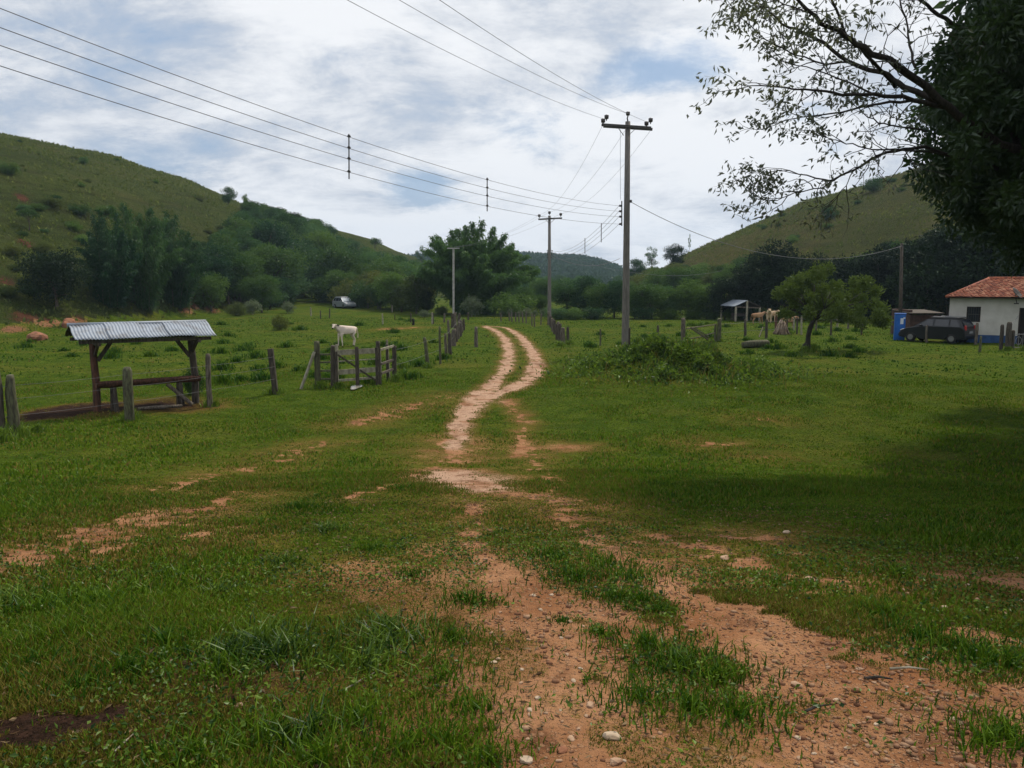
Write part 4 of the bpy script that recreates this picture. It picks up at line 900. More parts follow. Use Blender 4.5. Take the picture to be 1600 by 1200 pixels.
for x0, s in ((.08, 1), (ln - .1, -1)):
    b = MB(); b.beam((x0, -.02, 1.25), (x0 + s * .42, -.02, ridge_z - .12 - .15), .07, .09); b.build('brace', M['post2'], e)
for x0 in (.02, ln - .04):
    b = MB(); b.beam((x0, 0, 1.35), (x0, -.6, eave_z - .1), .06, .07); b.build('brace', M['post2'], e)
def corr_sheet(x0, x1, y0, z0, y1, z1, lift=0, wav=.076, amp=.012):
    nx = max(int((x1 - x0) / wav * 8), 8); V = []; Fc = []
    for i in range(nx + 1):
        x = x0 + (x1 - x0) * i / nx; w = math.sin(2 * math.pi * (x - x0) / wav) * amp
        for k in range(5):
            t = k / 4; V.append((x + .01 * math.sin(k * 2), y0 + (y1 - y0) * t, z0 + (z1 - z0) * t + w + lift + .012 * math.sin(t * 3.14 + x * 3)))
    for i in range(nx):
        for k in range(4): Fc.append((i * 5 + k, (i + 1) * 5 + k, (i + 1) * 5 + k + 1, i * 5 + k + 1))
    return V, Fc
xs = [-.50, .26, .95, 1.62, 2.15, ln + .28]
for s in (-1, 1):
    for i in range(5):
        V, Fc = corr_sheet(xs[i], xs[i + 1] + .10, 0, ridge_z + .03, s * (half + [0, .03, -.01, .04, .0][i]), eave_z + .02, lift=.018 * (i % 2) + .012)
        b = MB(); b.add(V, Fc); o = b.build('roof_sheet', M['zinc'] if s < 0 else M['zincshade'], e, smooth=True)  # back slope takes the darker metal, its shaded underside painted in
        m = o.modifiers.new('thick', 'SOLIDIFY'); m.thickness = .004
b = MB(); b.tube([(-.53, 0, ridge_z + .035), (ln + .36, 0, ridge_z + .03)], .05, 8); b.build('ridge_cap', M['zinc'], e, smooth=True)
# log trough
def trough():
    b = MB(); n = 14; L = ln + .1; V = []; Fc = []
    for i in range(9):
        x = -.02 + L * i / 8; r = .15 + .01 * math.sin(i * 1.9); row = []
        for k in range(n + 1):
            a = math.pi + math.pi * k / n; V.append((x, r * math.cos(a), .0 + r * math.sin(a)))
        for k in range(n + 1):
            a = 2 * math.pi - math.pi * k / n; V.append((x, (r - .035) * math.cos(a), .0 + (r - .035) * math.sin(a)))
    m = 2 * (n + 1)
    for i in range(8):
        for k in range(m): Fc.append((i * m + k, i * m + (k + 1) % m, (i + 1) * m + (k + 1) % m, (i + 1) * m + k))
    Fc += [tuple(range(n + 1)), tuple(8 * m + k for k in range(n + 1))[::-1]]
    b.add(V, Fc); return b
e = empty('feed_trough', pL + Vector((0, 0, .0)), 'reddish hollowed log trough lying under the metal roof between the two posts', 'trough', rz=ang)
o = trough().build('trough_log', M['redwood'], e, smooth=True); o.location = (.0, -.20, .74)
for x0 in (.35, ln - .45):
    b = MB(); b.tube([(x0, -.05, -.1), (x0, -.18, .6)], .06, 8); b.tube([(x0 + .05, -.30, -.1), (x0 + .02, -.24, .6)], .055, 8); b.build('support', M['post2'], e)
b = MB(); b.tube([Vector((ln - .75, -.22, .58)), Vector((ln - .2, -.42, .02))], .05, 8); b.build('prop', M['post'], e)
c = ground(250, 640); b = MB(); b.tube([c + Vector((-.5, -.1, .04)), c + Vector((0, .02, .06)), c + Vector((.5, .15, .07))], [.04, .05, .04], 7); tag(b.build('fallen_pole', M['post'], smooth=True), 'pale rough pole lying on the muddy ground below the trough', 'pole')
e2 = ground(278, 628)
put_tree(PR['bush0'], e2 + Vector((0, 1.2, .0)), .9, 3, 'small leafy shrub growing behind the right end of the trough', None, 'shrub', 'shrub', 0, .6)

# ------------------------------------------------------------------ far shed (right)
d0 = 64; gpk = at(1168, 470, d0); gle = at(1148, 479, d0); gre = at(1190, 480.5, d0); zg = Hs(gpk.x, d0)
bk = Vector((-.55, 3.0, 0)); bk = Vector((gpk.x - 1.35, 0, 0)) - Vector((gpk.x, 0, 0)) + Vector((0, 2.6, 0))
bk = at(1144.5, 469, d0 + 3) - gpk
e = empty('feeding_shed', Vector((gpk.x, d0, zg)), 'small far open shed with a pale metal roof slope at the dark tree edge', 'shed')
O = Vector((gpk.x, d0, zg))
for nm, a, bb, mt in (('roof_slope', gle, gpk, 'zinc'), ('roof_slope', gpk, gre, 'zincshade')):  # one metal roof: left slope lit, right slope with shade in its colour
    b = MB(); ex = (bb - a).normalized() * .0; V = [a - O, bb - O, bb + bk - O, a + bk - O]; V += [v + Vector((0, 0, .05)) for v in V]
    b.add(V, [(3, 2, 1, 0), (4, 5, 6, 7), (0, 1, 5, 4), (1, 2, 6, 5), (2, 3, 7, 6), (3, 0, 4, 7)]); b.build(nm, M[mt], e)
for p, k in ((gle, .08), (gpk, 0), (gre, -.08), (gle + bk, .08), (gre + bk, -.08), (gpk + bk, 0)):
    b = MB(); q = p - O + Vector((k * 1.5, .06, 0)); b.tube([(q.x, q.y, -.3), (q.x, q.y, q.z)], .085, 8); b.build('post', M['palewood'], e)
b = MB(); q = gle - O; q2 = gre - O; b.beam(q + Vector((.1, .05, -.03)), q2 + Vector((-.1, .05, -.03)), .06, .09); b.build('tie_beam', M['post'], e)
cc = O + bk * .5; b = MB(); b.box((0, 0, .5), (1.2, .3, .25)); b.box((-.45, 0, .2), (.1, .25, .5)); b.box((.45, 0, .2), (.1, .25, .5)); tag(b.build('feed_trough', M['post2'], loc=cc), 'dark trough inside the far open shed', 'trough')

# ------------------------------------------------------------------ utility poles and lines
def insulator(b, p, up=1, s=1.0):
    b.tube([p, p + Vector((0, 0, .05 * s * up)), p + Vector((0, 0, .06 * s * up)), p + Vector((0, 0, .16 * s * up)), p + Vector((0, 0, .18 * s * up))], [.012 * s, .02 * s, .06 * s, .07 * s, .03 * s], 8)
D1 = 38.1
pb = ground(977, 547); pb = Vector((pb.x, pb.y, pb.z)); D1 = pb.y
top = at(981, 190, D1)
e = empty('utility_pole', pb, 'tall wooden pole with a double crossarm right of the track, the nearest power pole', 'utility pole')
tt = top - pb
b = MB(); b.tube([(0, 0, -.6), (0, 0, 0), tt * .3, tt * .6, tt], [.185, .18, .16, .14, .115], 14, wob=.03); b.build('pole', M['pole'], e, smooth=True)
armL = at(941, 196, D1) - pb; armR = at(1018, 201, D1) - pb
for dy in (-.17, .17):
    b = MB(); sh = Vector((.07 if dy > 0 else -.05, dy, 0)); b.beam(armL + sh, armR + sh, .10, .12); b.build('crossarm', M['arm'], e, bevel=.01)
for px, py, dy in ((943, 190.5, .17), (947, 187, -.17), (1011, 195, .17), (1015.5, 192, -.17)):
    b = MB(); insulator(b, at(px, py + 3, D1) - pb + Vector((0, dy, 0)), s=1.5); b.build('insulator', M['ceramic'], e, smooth=True)
b = MB(); pt = tt + Vector((0, 0, .02)); b.tube([pt, pt + Vector((-.03, 0, .12)), pt + Vector((.0, 0, .22))], [.03, .03, .03], 6); insulator(b, pt + Vector((0, 0, .17)), s=1.4); b.build('insulator', M['ceramic'], e, smooth=True)
for s, q in ((-1, at(966, 202, D1)), (1, at(991, 203.5, D1))):
    b = MB(); b.beam(q - pb + Vector((0, -.16, 0)), at(977.5, 212.5, D1) - pb + Vector((s * .1, -.12, 0)), .02, .045, up=(0, 1, 0)); b.build('arm_brace', M['iron'], e)
LVy = [321.5, 330, 338.5, 350]
b = MB(); b.beam(at(971.5, 314, D1) - pb, at(971.5, 353, D1) - pb, .05, .03, up=(0, 1, 0)); b.build('insulator_rack', M['iron'], e)
LVP = []
for y_ in LVy:
    q = at(969, y_, D1) - pb; LVP.append(q + pb + Vector((-.05, 0, 0))); b = MB(); b.tube([q + Vector((0, 0, -.05)), q + Vector((0, 0, -.03)), q + Vector((0, 0, .03)), q + Vector((0, 0, .05))], [.03, .05, .05, .03], 8); b.build('insulator', M['ceramic'], e, smooth=True)
b = MB(); q = at(985.5, 314.5, D1) - pb; b.beam(q + Vector((-.2, 0, 0)), q, .04, .04); b.tube([q + Vector((0, 0, -.06)), q + Vector((0, 0, .06))], .06, 8); b.build('service_insulator', M['ceramic'], e, smooth=True)
b = MB(); b.tube([at(969.5, 203, D1) - pb + Vector((-.02, -.1, 0)), at(969, 240, D1) - pb + Vector((0, -.05, 0)), at(969.5, 312, D1) - pb], .008, 5); b.build('down_wire', M['wire'], e)
# second pole
p2 = at(858.5, 503, 66); p2.z = Hs(p2.x, p2.y); D2 = 66
e = empty('utility_pole', p2, 'second power pole with a single crossarm, farther off at the right side of the track', 'utility pole')
t2 = at(858.5, 337, D2) - p2
b = MB(); b.tube([(0, 0, -.5), (0, 0, 0), t2 * .5, t2], [.17, .165, .14, .11], 12); b.build('pole', M['pole'], e, smooth=True)
b = MB(); b.beam(at(841, 343, D2) - p2 + Vector((0, -.16, 0)), at(878, 341, D2) - p2 + Vector((0, -.16, 0)), .10, .12); b.build('crossarm', M['arm'], e)
I2 = []
for px, py in ((842.5, 341, ), (858.5, 336), (876, 339)):
    b = MB(); q = at(px, py, D2) - p2 + Vector((0, -.16 if px != 858.5 else 0, 0)); insulator(b, q, s=1.7); b.build('insulator', M['ceramic'], e, smooth=True); I2.append(q + p2 + Vector((0, 0, .25)))
for s in (852, 866):
    b = MB(); b.beam(at(s, 343, D2) - p2 + Vector((0, -.2, 0)), at(858.5, 350, D2) - p2 + Vector((0, -.2, 0)), .03, .05, up=(0, 1, 0)); b.build('arm_brace', M['iron'], e)
LV2 = []
b = MB(); b.beam(at(857, 392, D2) - p2, at(857, 402, D2) - p2, .05, .05, up=(0, 1, 0)); b.build('insulator_rack', M['iron'], e)
for y_ in (392, 395, 398, 402):
    for dx in (-3, 4):
        q = at(858.5 + dx, y_, D2) - p2; b = MB(); b.tube([q + Vector((0, 0, -.05)), q + Vector((0, 0, .05))], .06, 7); b.build('insulator', M['ceramic'], e, smooth=True)
    LV2.append(at(862, y_, D2))
# third: concrete pole, fourth tiny one
p3 = at(708.5, 495, 72); p3.z = Hs(p3.x, p3.y)
e = empty('utility_pole', p3, 'slim pale concrete pole standing in front of the big bamboo', 'utility pole'); t3 = at(708.5, 388, 72) - p3
b = MB(); b.beam((0, 0, -.4), t3, .17, .17); b.build('pole', M['concrete'], e)
b = MB(); b.beam(at(699, 388, 72) - p3 + Vector((0, -.15, 0)), at(718, 388, 72) - p3 + Vector((0, -.15, 0)), .09, .1); b.build('crossarm', M['concrete'], e)
p4 = at(625, 468, 118); p4.z = Hs(p4.x, p4.y); t4 = at(625, 441, 118) - p4; b = MB(); b.tube([(0, 0, -.3), t4], .1, 8); tag(b.build('utility_pole', M['concrete'], loc=p4), 'tiny far pale pole in front of the left wood', 'utility pole')
p5 = at(1406.5, 521, 48.5); p5.z = Hs(p5.x, p5.y); t5 = at(1409, 380, 48.5) - p5
e = empty('utility_pole', p5, 'dark service pole behind the blue cabinet near the house', 'utility pole')
b = MB(); b.tube([(0, 0, -.4), t5 * .5, t5], [.11, .10, .08], 9); b.build('pole', M['post2'], e, smooth=True)
b = MB(); b.tube([t5 + Vector((0, -.1, -.2)), t5 + Vector((0, -.1, -.08))], .05, 8); b.build('insulator', M['ceramic'], e)
# power wires: the previous pole stands behind the camera to the left
def far_end(px, py, height): d = pixdir(px, py); k = (height - CZ) / d.z; return Vector((d.x * k, d.y * k, height))
def catenary(a, b_, sag, r, label, name='power_wire', group=None, n=40):
    P = []
    for k in range(n + 1):
        t = k / n; p = a.lerp(b_, t); p.z -= sag * 4 * t * (1 - t); P.append(p)
    b = MB(); b.tube(P, r, 5, cap=True); tag(b.build(name, M['wire'], smooth=True), label, 'wire', group); return P
HVtop = [at(944, 186, D1), at(980.5, 177.5, D1), at(1013, 191.5, D1)]
HVin = [(543, 0), (624, 0), (687, 0)]
for i, (a, (px, py)) in enumerate(zip(HVtop, HVin)):
    q = far_end(px, py, a.z - 1.0); k = 2.1; end = a + (q - a) * k; sag_at = 4 * (1 / k) * (1 - 1 / k)
    sag = .9; end.z = a.z + (q.z + sag * sag_at - a.z) * k
    catenary(a, end, sag, .007, ['leftmost of the three high wires from the top of the picture to the crossarm', 'middle one of the three high wires, ending at the pole top', 'rightmost of the three high wires from the top of the picture to the crossarm'][i])
LVin = [(0, 13), (0, 43), (0, 71), (0, 103)]; LVC = []
for i, (a, (px, py)) in enumerate(zip(LVP, LVin)):
    d = pixdir(px, py); yq = 11.2; q = Vector((d.x * yq / d.y, yq, CZ + d.z * yq / d.y)); k = 1.45; end = a + (q - a) * k; sag = 1.0; end.z = a.z + (q.z + sag * 4 / k * (1 - 1 / k) - a.z) * k
    LVC.append(catenary(a, end, sag, .0065, ['highest', 'second highest', 'third highest', 'lowest'][i] + ' of the four stacked wires crossing the left half of the sky'))
def at_px(curve, px):
    for a, c in zip(curve, curve[1:]):
        def pp(v):
            u = v.x; yy = v.y * math.cos(PITCH) - (v.z - CZ) * math.sin(PITCH); return 800 + F * u / yy
        u, w = pp(a), pp(c)
        if (u - px) * (w - px) <= 0: return a.lerp(c, (px - u) / (w - u))
for px, lb in ((545, 'nearer upright spacer bar clipped to the four stacked wires'), (761, 'second upright spacer bar on the four stacked wires, nearer the pole')):
    Q4 = [at_px(c, px) for c in LVC]
    e = empty('wire_spacer', Q4[1], lb, 'spacer')
    b = MB(); b.tube([Q4[0] - Q4[1] + Vector((0, 0, .02)), Q4[3] - Q4[1] + Vector((0, 0, -.15))], .016, 6); b.build('rod', M['iron'], e)
    for q in Q4: b = MB(); b.tube([q - Q4[1] + Vector((-.03, 0, .0)), q - Q4[1] + Vector((.0, 0, .05)), q - Q4[1] + Vector((.03, 0, 0))], .022, 6); b.build('clip', M['iron'], e)
CV = []
for i in range(3): catenary([at(941, 197, D1), at(979, 200, D1), at(1017, 203, D1)][i], I2[i], .8, .006, ['left', 'middle', 'right'][i] + ' faint high wire running on from the nearest pole to the second pole')
for i in range(4): CV.append(catenary(LVP[i], LV2[i], .7, .008, ['top', 'second', 'third', 'bottom'][i] + ' of the four lower wires between the nearest pole and the second pole'))
for px, lb in ((939.5, 'small upright spacer on the lower wires just left of the nearest pole'), (914, 'small upright spacer on the lower wires midway to the second pole')):
    Q4 = [at_px(c, px) for c in CV]; b = MB(); b.tube([Q4[0] + Vector((0, 0, .1)), Q4[3] + Vector((0, 0, -.1))], .02, 6); tag(b.build('wire_spacer', M['iron']), lb, 'spacer')
sv = at(986.5, 316, D1); se = p5 + t5 + Vector((0, -.12, -.15)); catenary(sv, se, 1.55, .014, 'slack service wire sagging from the nearest pole to the pole by the house', 'service_wire')
catenary(LV2[1], at(1140, 420, 100), 1.3, .012, 'upper slack cable leaving the second pole to the right', 'service_wire')
catenary(at(862, 398, D2), at(968, 404, 70), .75, .02, 'lower slack cable looping right from the second pole', 'service_wire')
for i in range(3): catenary(I2[i], at(712 + i * 4 - 6, 386, 72), .5, .006, ['left', 'middle', 'right'][i] + ' wire from the second pole to the concrete pole by the bamboo')
# birdlike speck omitted on purpose

# ------------------------------------------------------------------ cattle
def cow_mesh(headturn=0.0, headdown=0.0, back=(0, 0), mt='calf', stride=0.0):
    V = []; E = []; Rd = []
    def v(p, r, par=None):
        V.append(Vector(p)); Rd.append(r if isinstance(r, tuple) else (r, r)); i = len(V) - 1
        if par is not None: E.append((par, i))
        return i
    pel = v((-.42, 0, .93), (.17, .20)); mid = v((-.05, 0, .87), (.20, .25), pel); ch = v((.33, 0, .91), (.18, .25), mid); hump = v((.36, 0, 1.10), (.07, .09), ch)
    rump = v((-.58, 0, .95), (.12, .13), pel)
    nk = v((.52, 0, 1.06 - headdown * .2), (.09, .14), ch)
    def hd(x, y, z):
        p = Vector((x, y, z)); p = Matrix.Rotation(headturn, 3, 'Z') @ p; return Vector((.66, 0, 1.17 - headdown * .6)) + p
    hb = v(hd(0, 0, 0), (.088, .10), nk); fh = v(hd(.10, 0, -.02), (.08, .085), hb); mz = v(hd(.26, 0, -.15), (.048, .055), fh); ns = v(hd(.31, 0, -.19), (.045, .042), mz)
    ears = []
    for s in (-1, 1):
        a = v(hd(.0, s * .10, .02), .032, hb); b_ = v(hd(-.02, s * .20, .0), (.045, .018), a); c_ = v(hd(-.03, s * .27, -.03), .014, b_); ears += [V[b_].copy(), V[c_].copy()]
    for s in (-1, 1):
        st = stride * s
        h = v((-.46, s * .12, .76), (.10, .13), pel); k = v((-.36 + st * .5, s * .145, .60), (.062, .085), h); ho = v((-.52 + st, s * .14, .36), (.034, .045), k); ft = v((-.47 + st, s * .14, .10), .03, ho); v((-.45 + st, s * .14, .012), .038, ft)
        f = v((.34, s * .12, .72), (.07, .10), ch); kn = v((.35 - st * .5, s * .13, .40), .042, f); ft = v((.34 - st, s * .13, .10), .027, kn); v((.36 - st, s * .13, .012), .036, ft)
    t1 = v((-.68, 0, .96), .03, rump); t2_ = v((-.73, 0, .70), .018, t1); v((-.72, 0, .42), .03, t2_)
    me = bpy.data.meshes.new('cow'); me.from_pydata([tuple(p) for p in V], E, []); o = bpy.data.objects.new('tmp', me); COL.objects.link(o)
    sk = o.modifiers.new('skin', 'SKIN'); sb = o.modifiers.new('sub', 'SUBSURF'); sb.levels = 2; sb.render_levels = 2
    if not me.skin_vertices: raise RuntimeError('no skin layer')
    for i, r in enumerate(Rd): me.skin_vertices[0].data[i].radius = r; me.skin_vertices[0].data[i].use_root = (i == 0)
    dg = bpy.context.evaluated_depsgraph_get(); dg.update(); ev = o.evaluated_get(dg); nm = bpy.data.meshes.new_from_object(ev)
    bpy.data.objects.remove(o)
    nm.name = 'cow_body'; nm.materials.clear(); nm.materials.append(M[mt]); nm.polygons.foreach_set('use_smooth', [True] * len(nm.polygons))
    a = nm.attributes.new('darkpart', 'FLOAT', 'POINT'); nose = V[ns]
    for i, vv in enumerate(nm.vertices):
        d = (vv.co - nose).length; k = 1.0 if d < .075 else 0.0
        for q in ears:
            if (vv.co - q).length < .075: k = 1.0
        a.data[i].value = k
    return nm
def cow(px, py, h, head, mt, label, heading, turn, cat='cow', name='cow', dn=0, st=0.0, sc=None, group=None):
    c = ground(px, py); s = (hpx(px, py, h, c)) / 1.28
    o = link(name, cow_mesh(turn, dn, mt=mt, stride=st), loc=c); o.scale = (s, s, s); o.rotation_euler = (0, 0, heading); return tag(o, label, cat, group)
# the calf: head to the left, turned towards the camera
cow(541, 541.5, 504, 0, 'calf', 'white calf standing in the left pasture with its face to the camera', R(222), R(38), 'calf', 'calf', st=.05)
cow(1184, 507, 486, 0, 'browncow', 'light brown cow standing side-on right of the far shed', R(12), R(10), st=.06)
cow(1201, 505, 481, 0, 'creamcow', 'cream cow facing the camera behind the light brown cow', R(-105), R(5))
cow(1208, 504, 483, 0, 'creamcow', 'second cream cow, partly hidden right of the cream one', R(-70), R(-10), st=.05)
cow(1233, 514, 493, 0, 'browncow', 'brown cow mostly hidden behind the pale stump', R(5), R(5))

# ------------------------------------------------------------------ cars
def car(loc, heading, sc, paint, label, wind='glass', plate=True, name='car'):
    e = empty(name, loc, label, 'car', rz=heading, sc=sc)      # +X is the nose
    # lower body: profile rings across the width
    prof = [(-1.98, .32), (-2.02, .55), (-2.0, .88), (-1.90, 1.0), (-.9, 1.02), (.3, 1.0), (1.05, .96), (1.55, .86), (1.92, .70), (2.0, .52), (1.98, .30), (1.66, .25)]
    arch = []
    for cx_ in (1.25, -1.25):
        for k in range(7):
            a = math.pi * k / 6; arch.append((cx_ + .36 * math.cos(a), .25 + .36 * math.sin(a)))
    prof = prof + arch[:7] + [(.8, .22), (-.8, .22)] + arch[7:] + [(-1.68, .25)]
    bm = bmesh.new()
    rings = []
    for yy, kx, kz in ((-.84, .97, .02), (-.80, 1, 0), (.80, 1, 0), (.84, .97, .02)):
        rings.append([bm.verts.new((x * kx, yy, z + (kz if z < .5 else -kz))) for x, z in prof])
    n = len(prof)
    for a, c in zip(rings, rings[1:]):
        for i in range(n): bm.faces.new((a[i], a[(i + 1) % n], c[(i + 1) % n], c[i]))
    bm.faces.new(rings[0]); bm.faces.new(rings[-1][::-1]); bmesh.ops.recalc_face_normals(bm, faces=bm.faces)
    me = bpy.data.meshes.new('body'); bm.to_mesh(me); bm.free(); me.materials.append(M[paint]); link('body', me, e)
    # cabin
    lo = [(-1.93, 1.0), (1.12, .97)]; hi = [(-1.62, 1.50), (-1.2, 1.57), (-.2, 1.58), (.28, 1.50)]
    def slab(pts, y0, y1, mt, nm):
        b = MB(); V = [(x, -y0 if z < 1.2 else -y1, z) for x, z in pts] + [(x, y0 if z < 1.2 else y1, z) for x, z in pts]; k = len(pts)
        b.add(V, [tuple(range(k)), tuple(range(k, 2 * k))[::-1]] + [(i, k + i, k + (i + 1) % k, (i + 1) % k) for i in range(k)]); return b.build(nm, M[mt], e)
    slab([(-1.93, .98), (1.12, .95), (.32, 1.47), (-.2, 1.55), (-1.2, 1.545), (-1.64, 1.47)], .80, .64, paint, 'cabin')
    b = MB(); b.box((-.66, 0, 1.575), (1.75, 1.18, .035), taper=.94); b.build('roof', M[paint], e, bevel=.01)
    for s in (-1, 1):
        for x0, x1, x2, x3 in ((-1.70, -1.12, -1.10, -1.50), (-1.02, -.18, -.18, -1.0), (-.08, .82, .22, -.08)):
            b = MB(); yb, yt = .800 * s, .668 * s
            b.add([(x0, yb + .006 * s, 1.03), (x1, yb + .006 * s, 1.03), (x2, yt + .012 * s, 1.44), (x3, yt + .012 * s, 1.44)], [(0, 1, 2, 3)] if s < 0 else [(3, 2, 1, 0)]); o = b.build('side_window', M['glass'], e); m = o.modifiers.new('t', 'SOLIDIFY'); m.thickness = .008; m.offset = 0
        for x0 in (.38,):
            b = MB(); b.box((.62, s * .90, 1.05), (.12, .14, .11)); b.build('mirror', M[paint], e, bevel=.02)
        b = MB(); b.tube([(-1.45, s * .55, 1.58), (-1.35, s * .55, 1.63), (.0, s * .55, 1.63), (.1, s * .55, 1.58)], .018, 6); b.build('roof_rail', M['rim'], e)
        b = MB(); b.box((-1.97, s * .66, .98), (.10, .22, .30), taper=.8); b.build('tail_light', M['red'], e, bevel=.02)
        b = MB(); b.box((1.86, s * .62, .70), (.20, .30, .13), rot=(0, R(25), 0)); b.build('headlight', M['lamp'], e, bevel=.02)
        for x0 in (-1.25, 1.25):
            w = MB(); w.tube([(x0, s * .66, .30), (x0, s * .70, .30), (x0, s * .82, .30), (x0, s * .85, .30)], [.28, .31, .31, .28], 20); t = w.build('wheel', M['rubber'], e, smooth=True)
            w = MB(); w.tube([(x0, s * .80, .30), (x0, s * .865, .30)], [.19, .17], 16); w.build('rim', M['rim'], t)
    b = MB(); b.add([(-1.945, -.62, 1.06), (-1.945, .62, 1.06), (-1.66, .54, 1.45), (-1.66, -.54, 1.45)], [(0, 1, 2, 3)]); o = b.build('rear_window', M['glass'], e); m = o.modifiers.new('t', 'SOLIDIFY'); m.thickness = .02; m.offset = 0
    b = MB(); b.add([(1.12, -.68, .985), (1.12, .68, .985), (.34, .57, 1.465), (.34, -.57, 1.465)], [(3, 2, 1, 0)]); o = b.build('windscreen', M[wind], e); m = o.modifiers.new('t', 'SOLIDIFY'); m.thickness = .03; m.offset = 0
    b = MB(); b.box((-2.02, 0, .70), (.03, .42, .13)); b.build('number_plate', M['plate'], e)
    b = MB(); b.box((-2.0, 0, .42), (.12, 1.62, .22)); b.build('bumper', M[paint], e, bevel=.03)
    b = MB(); b.box((1.99, 0, .44), (.12, 1.58, .22)); b.build('bumper', M[paint], e, bevel=.03)
    return e
cc = at(1463, 531, 43.0); cc.z = Hs(cc.x, cc.y)
hd_ = Vector((-.883, .469)); ray = Vector((.469, .883)); th = R(24); hv = hd_ * math.cos(th) + ray * math.sin(th)
car(cc, math.atan2(hv.y, hv.x), .85, 'blackpaint', 'black compact people carrier parked beside the white house')
cc = ground(538, 481.5); print('car', cc); car(cc, R(-50), min(.92, .92 * cc.y / 105), 'silver', 'distant silver car parked on the grassy rise by the wood', 'windscreen')

# blue cabinet
cb = at(1404.5, 528, 44.5); cb.z = Hs(cb.x, cb.y); hb_ = at(1404, 490, 44.5).z - cb.z
e = empty('blue_cabinet', cb, 'tall bright blue metal cabinet standing left of the black car', 'cabinet', rz=R(-20))
b = MB(); b.box((0, 0, hb_ / 2 - .02), (.54, .40, hb_ - .04)); b.build('box', M['bluebox'], e, bevel=.02)
b = MB(); b.box((0, 0, hb_), (.58, .45, .05)); b.build('lid', M['bluebox'], e, bevel=.01)
b = MB(); b.box((.04, -.210, hb_ / 2), (.40, .02, hb_ * .86)); b.build('door', M['bluebox'], e, bevel=.005)
b = MB(); b.box((.08, -.226, hb_ * .72), (.15, .01, .32)); b.box((.19, -.228, hb_ * .84), (.09, .012, .09)); b.build('notice', M['paper'], e)

# ------------------------------------------------------------------ house
HX0, HY0, HX1, HY1 = 23.42, 43.0, 33.0, 50.2; WH = 2.36; hz = Hs(26, 44) - .05; HA = R(30)
def fx(px): u = (px - 800) / F; return HX0 + (u * HY0 - HX0) / (math.cos(HA) + u * math.sin(HA))
def fw(lx, ly, z): return Vector((HX0 + lx * math.cos(HA) + ly * math.sin(HA), HY0 - lx * math.sin(HA) + ly * math.cos(HA), z))
e = empty('house', (HX0, HY0, hz), 'low white farmhouse with blue base band and red clay tiled roof', 'house', rz=-HA)
def hp(x, y, z): return (x - HX0, y - HY0, z)
WX0, WX1, WZ0, WZ1 = fx(1508), fx(1530), at(1508, 503, 42.6).z - hz, at(1508, 479, 42.6).z - hz
DX0, DX1, DZ = fx(1590), fx(1590) + .9, at(1590, 481, 41.4).z - hz
BZ = .44
b = MB()
def wall_piece(x0, x1, z0, z1, mi): b.box(hp((x0 + x1) / 2, HY0 + .1, (z0 + z1) / 2), (x1 - x0, .2, z1 - z0), mi=mi)
for x0, x1, z0, z1 in [(HX0, WX0, 0, WH), (WX0, WX1, 0, WZ0), (WX0, WX1, WZ1, WH), (WX1, DX0, 0, WH), (DX0, DX1, DZ, WH), (DX1, HX1, 0, WH)]:
    wall_piece(x0, x1, z0, z1, 0)
b.box(hp(HX0 + .1, (HY0 + HY1) / 2 + .1, WH / 2), (.2, HY1 - HY0 - .2, WH)); b.box(hp(HX1 - .1, (HY0 + HY1) / 2 + .1, WH / 2), (.2, HY1 - HY0 - .2, WH)); b.box(hp((HX0 + HX1) / 2, HY1 - .1, WH / 2), (HX1 - HX0 - .4, .2, WH))
b.box(hp((HX0 + HX1) / 2, (HY0 + HY1) / 2, .03), (HX1 - HX0 - .41, HY1 - HY0 - .41, .04))
b.build('wall', M['white'], e)
b = MB()
for x0, x1 in ((HX0 - .012, DX0), (DX1, HX1)): b.box(hp((x0 + x1) / 2, HY0 - .006, BZ / 2), (x1 - x0, .012, BZ))
b.box(hp(HX0 - .006, (HY0 + HY1) / 2, BZ / 2), (.012, HY1 - HY0, BZ)); b.build('blue_band', M['bluepaint'], e)
b = MB(); w = WX1 - WX0; h = WZ1 - WZ0; cx_, cz_ = (WX0 + WX1) / 2, (WZ0 + WZ1) / 2
b.box(hp(cx_, HY0 + .12, WZ1 - .025), (w, .07, .05)); b.box(hp(cx_, HY0 + .12, WZ0 + .025), (w, .07, .05)); b.box(hp(WX0 + .025, HY0 + .12, cz_), (.05, .07, h - .1)); b.box(hp(WX1 - .025, HY0 + .12, cz_), (.05, .07, h - .1))
wn = b.build('window', M['shutter'], e)
b = MB()
for k in range(1, 6): b.box(hp(WX0 + w * k / 6, HY0 + .10, cz_), (.018, .02, h - .1))
b.box(hp(cx_, HY0 + .085, cz_), (w - .1, .012, .03)); b.build('bars', M['iron'], wn)
b = MB(); b.box(hp(cx_, HY0 + .17, cz_), (w, .01, h)); b.build('pane', M['glass'], wn)
b = MB(); b.box(hp((DX0 + DX1) / 2, HY0 + .16, DZ / 2), (DX1 - DX0, .05, DZ)); b.build('door', M['dark'], e)
b = MB(); b.box(hp(DX0 + .03, HY0 + .06, DZ / 2), (.06, .16, DZ)); b.build('door_frame', M['shutter'], e)
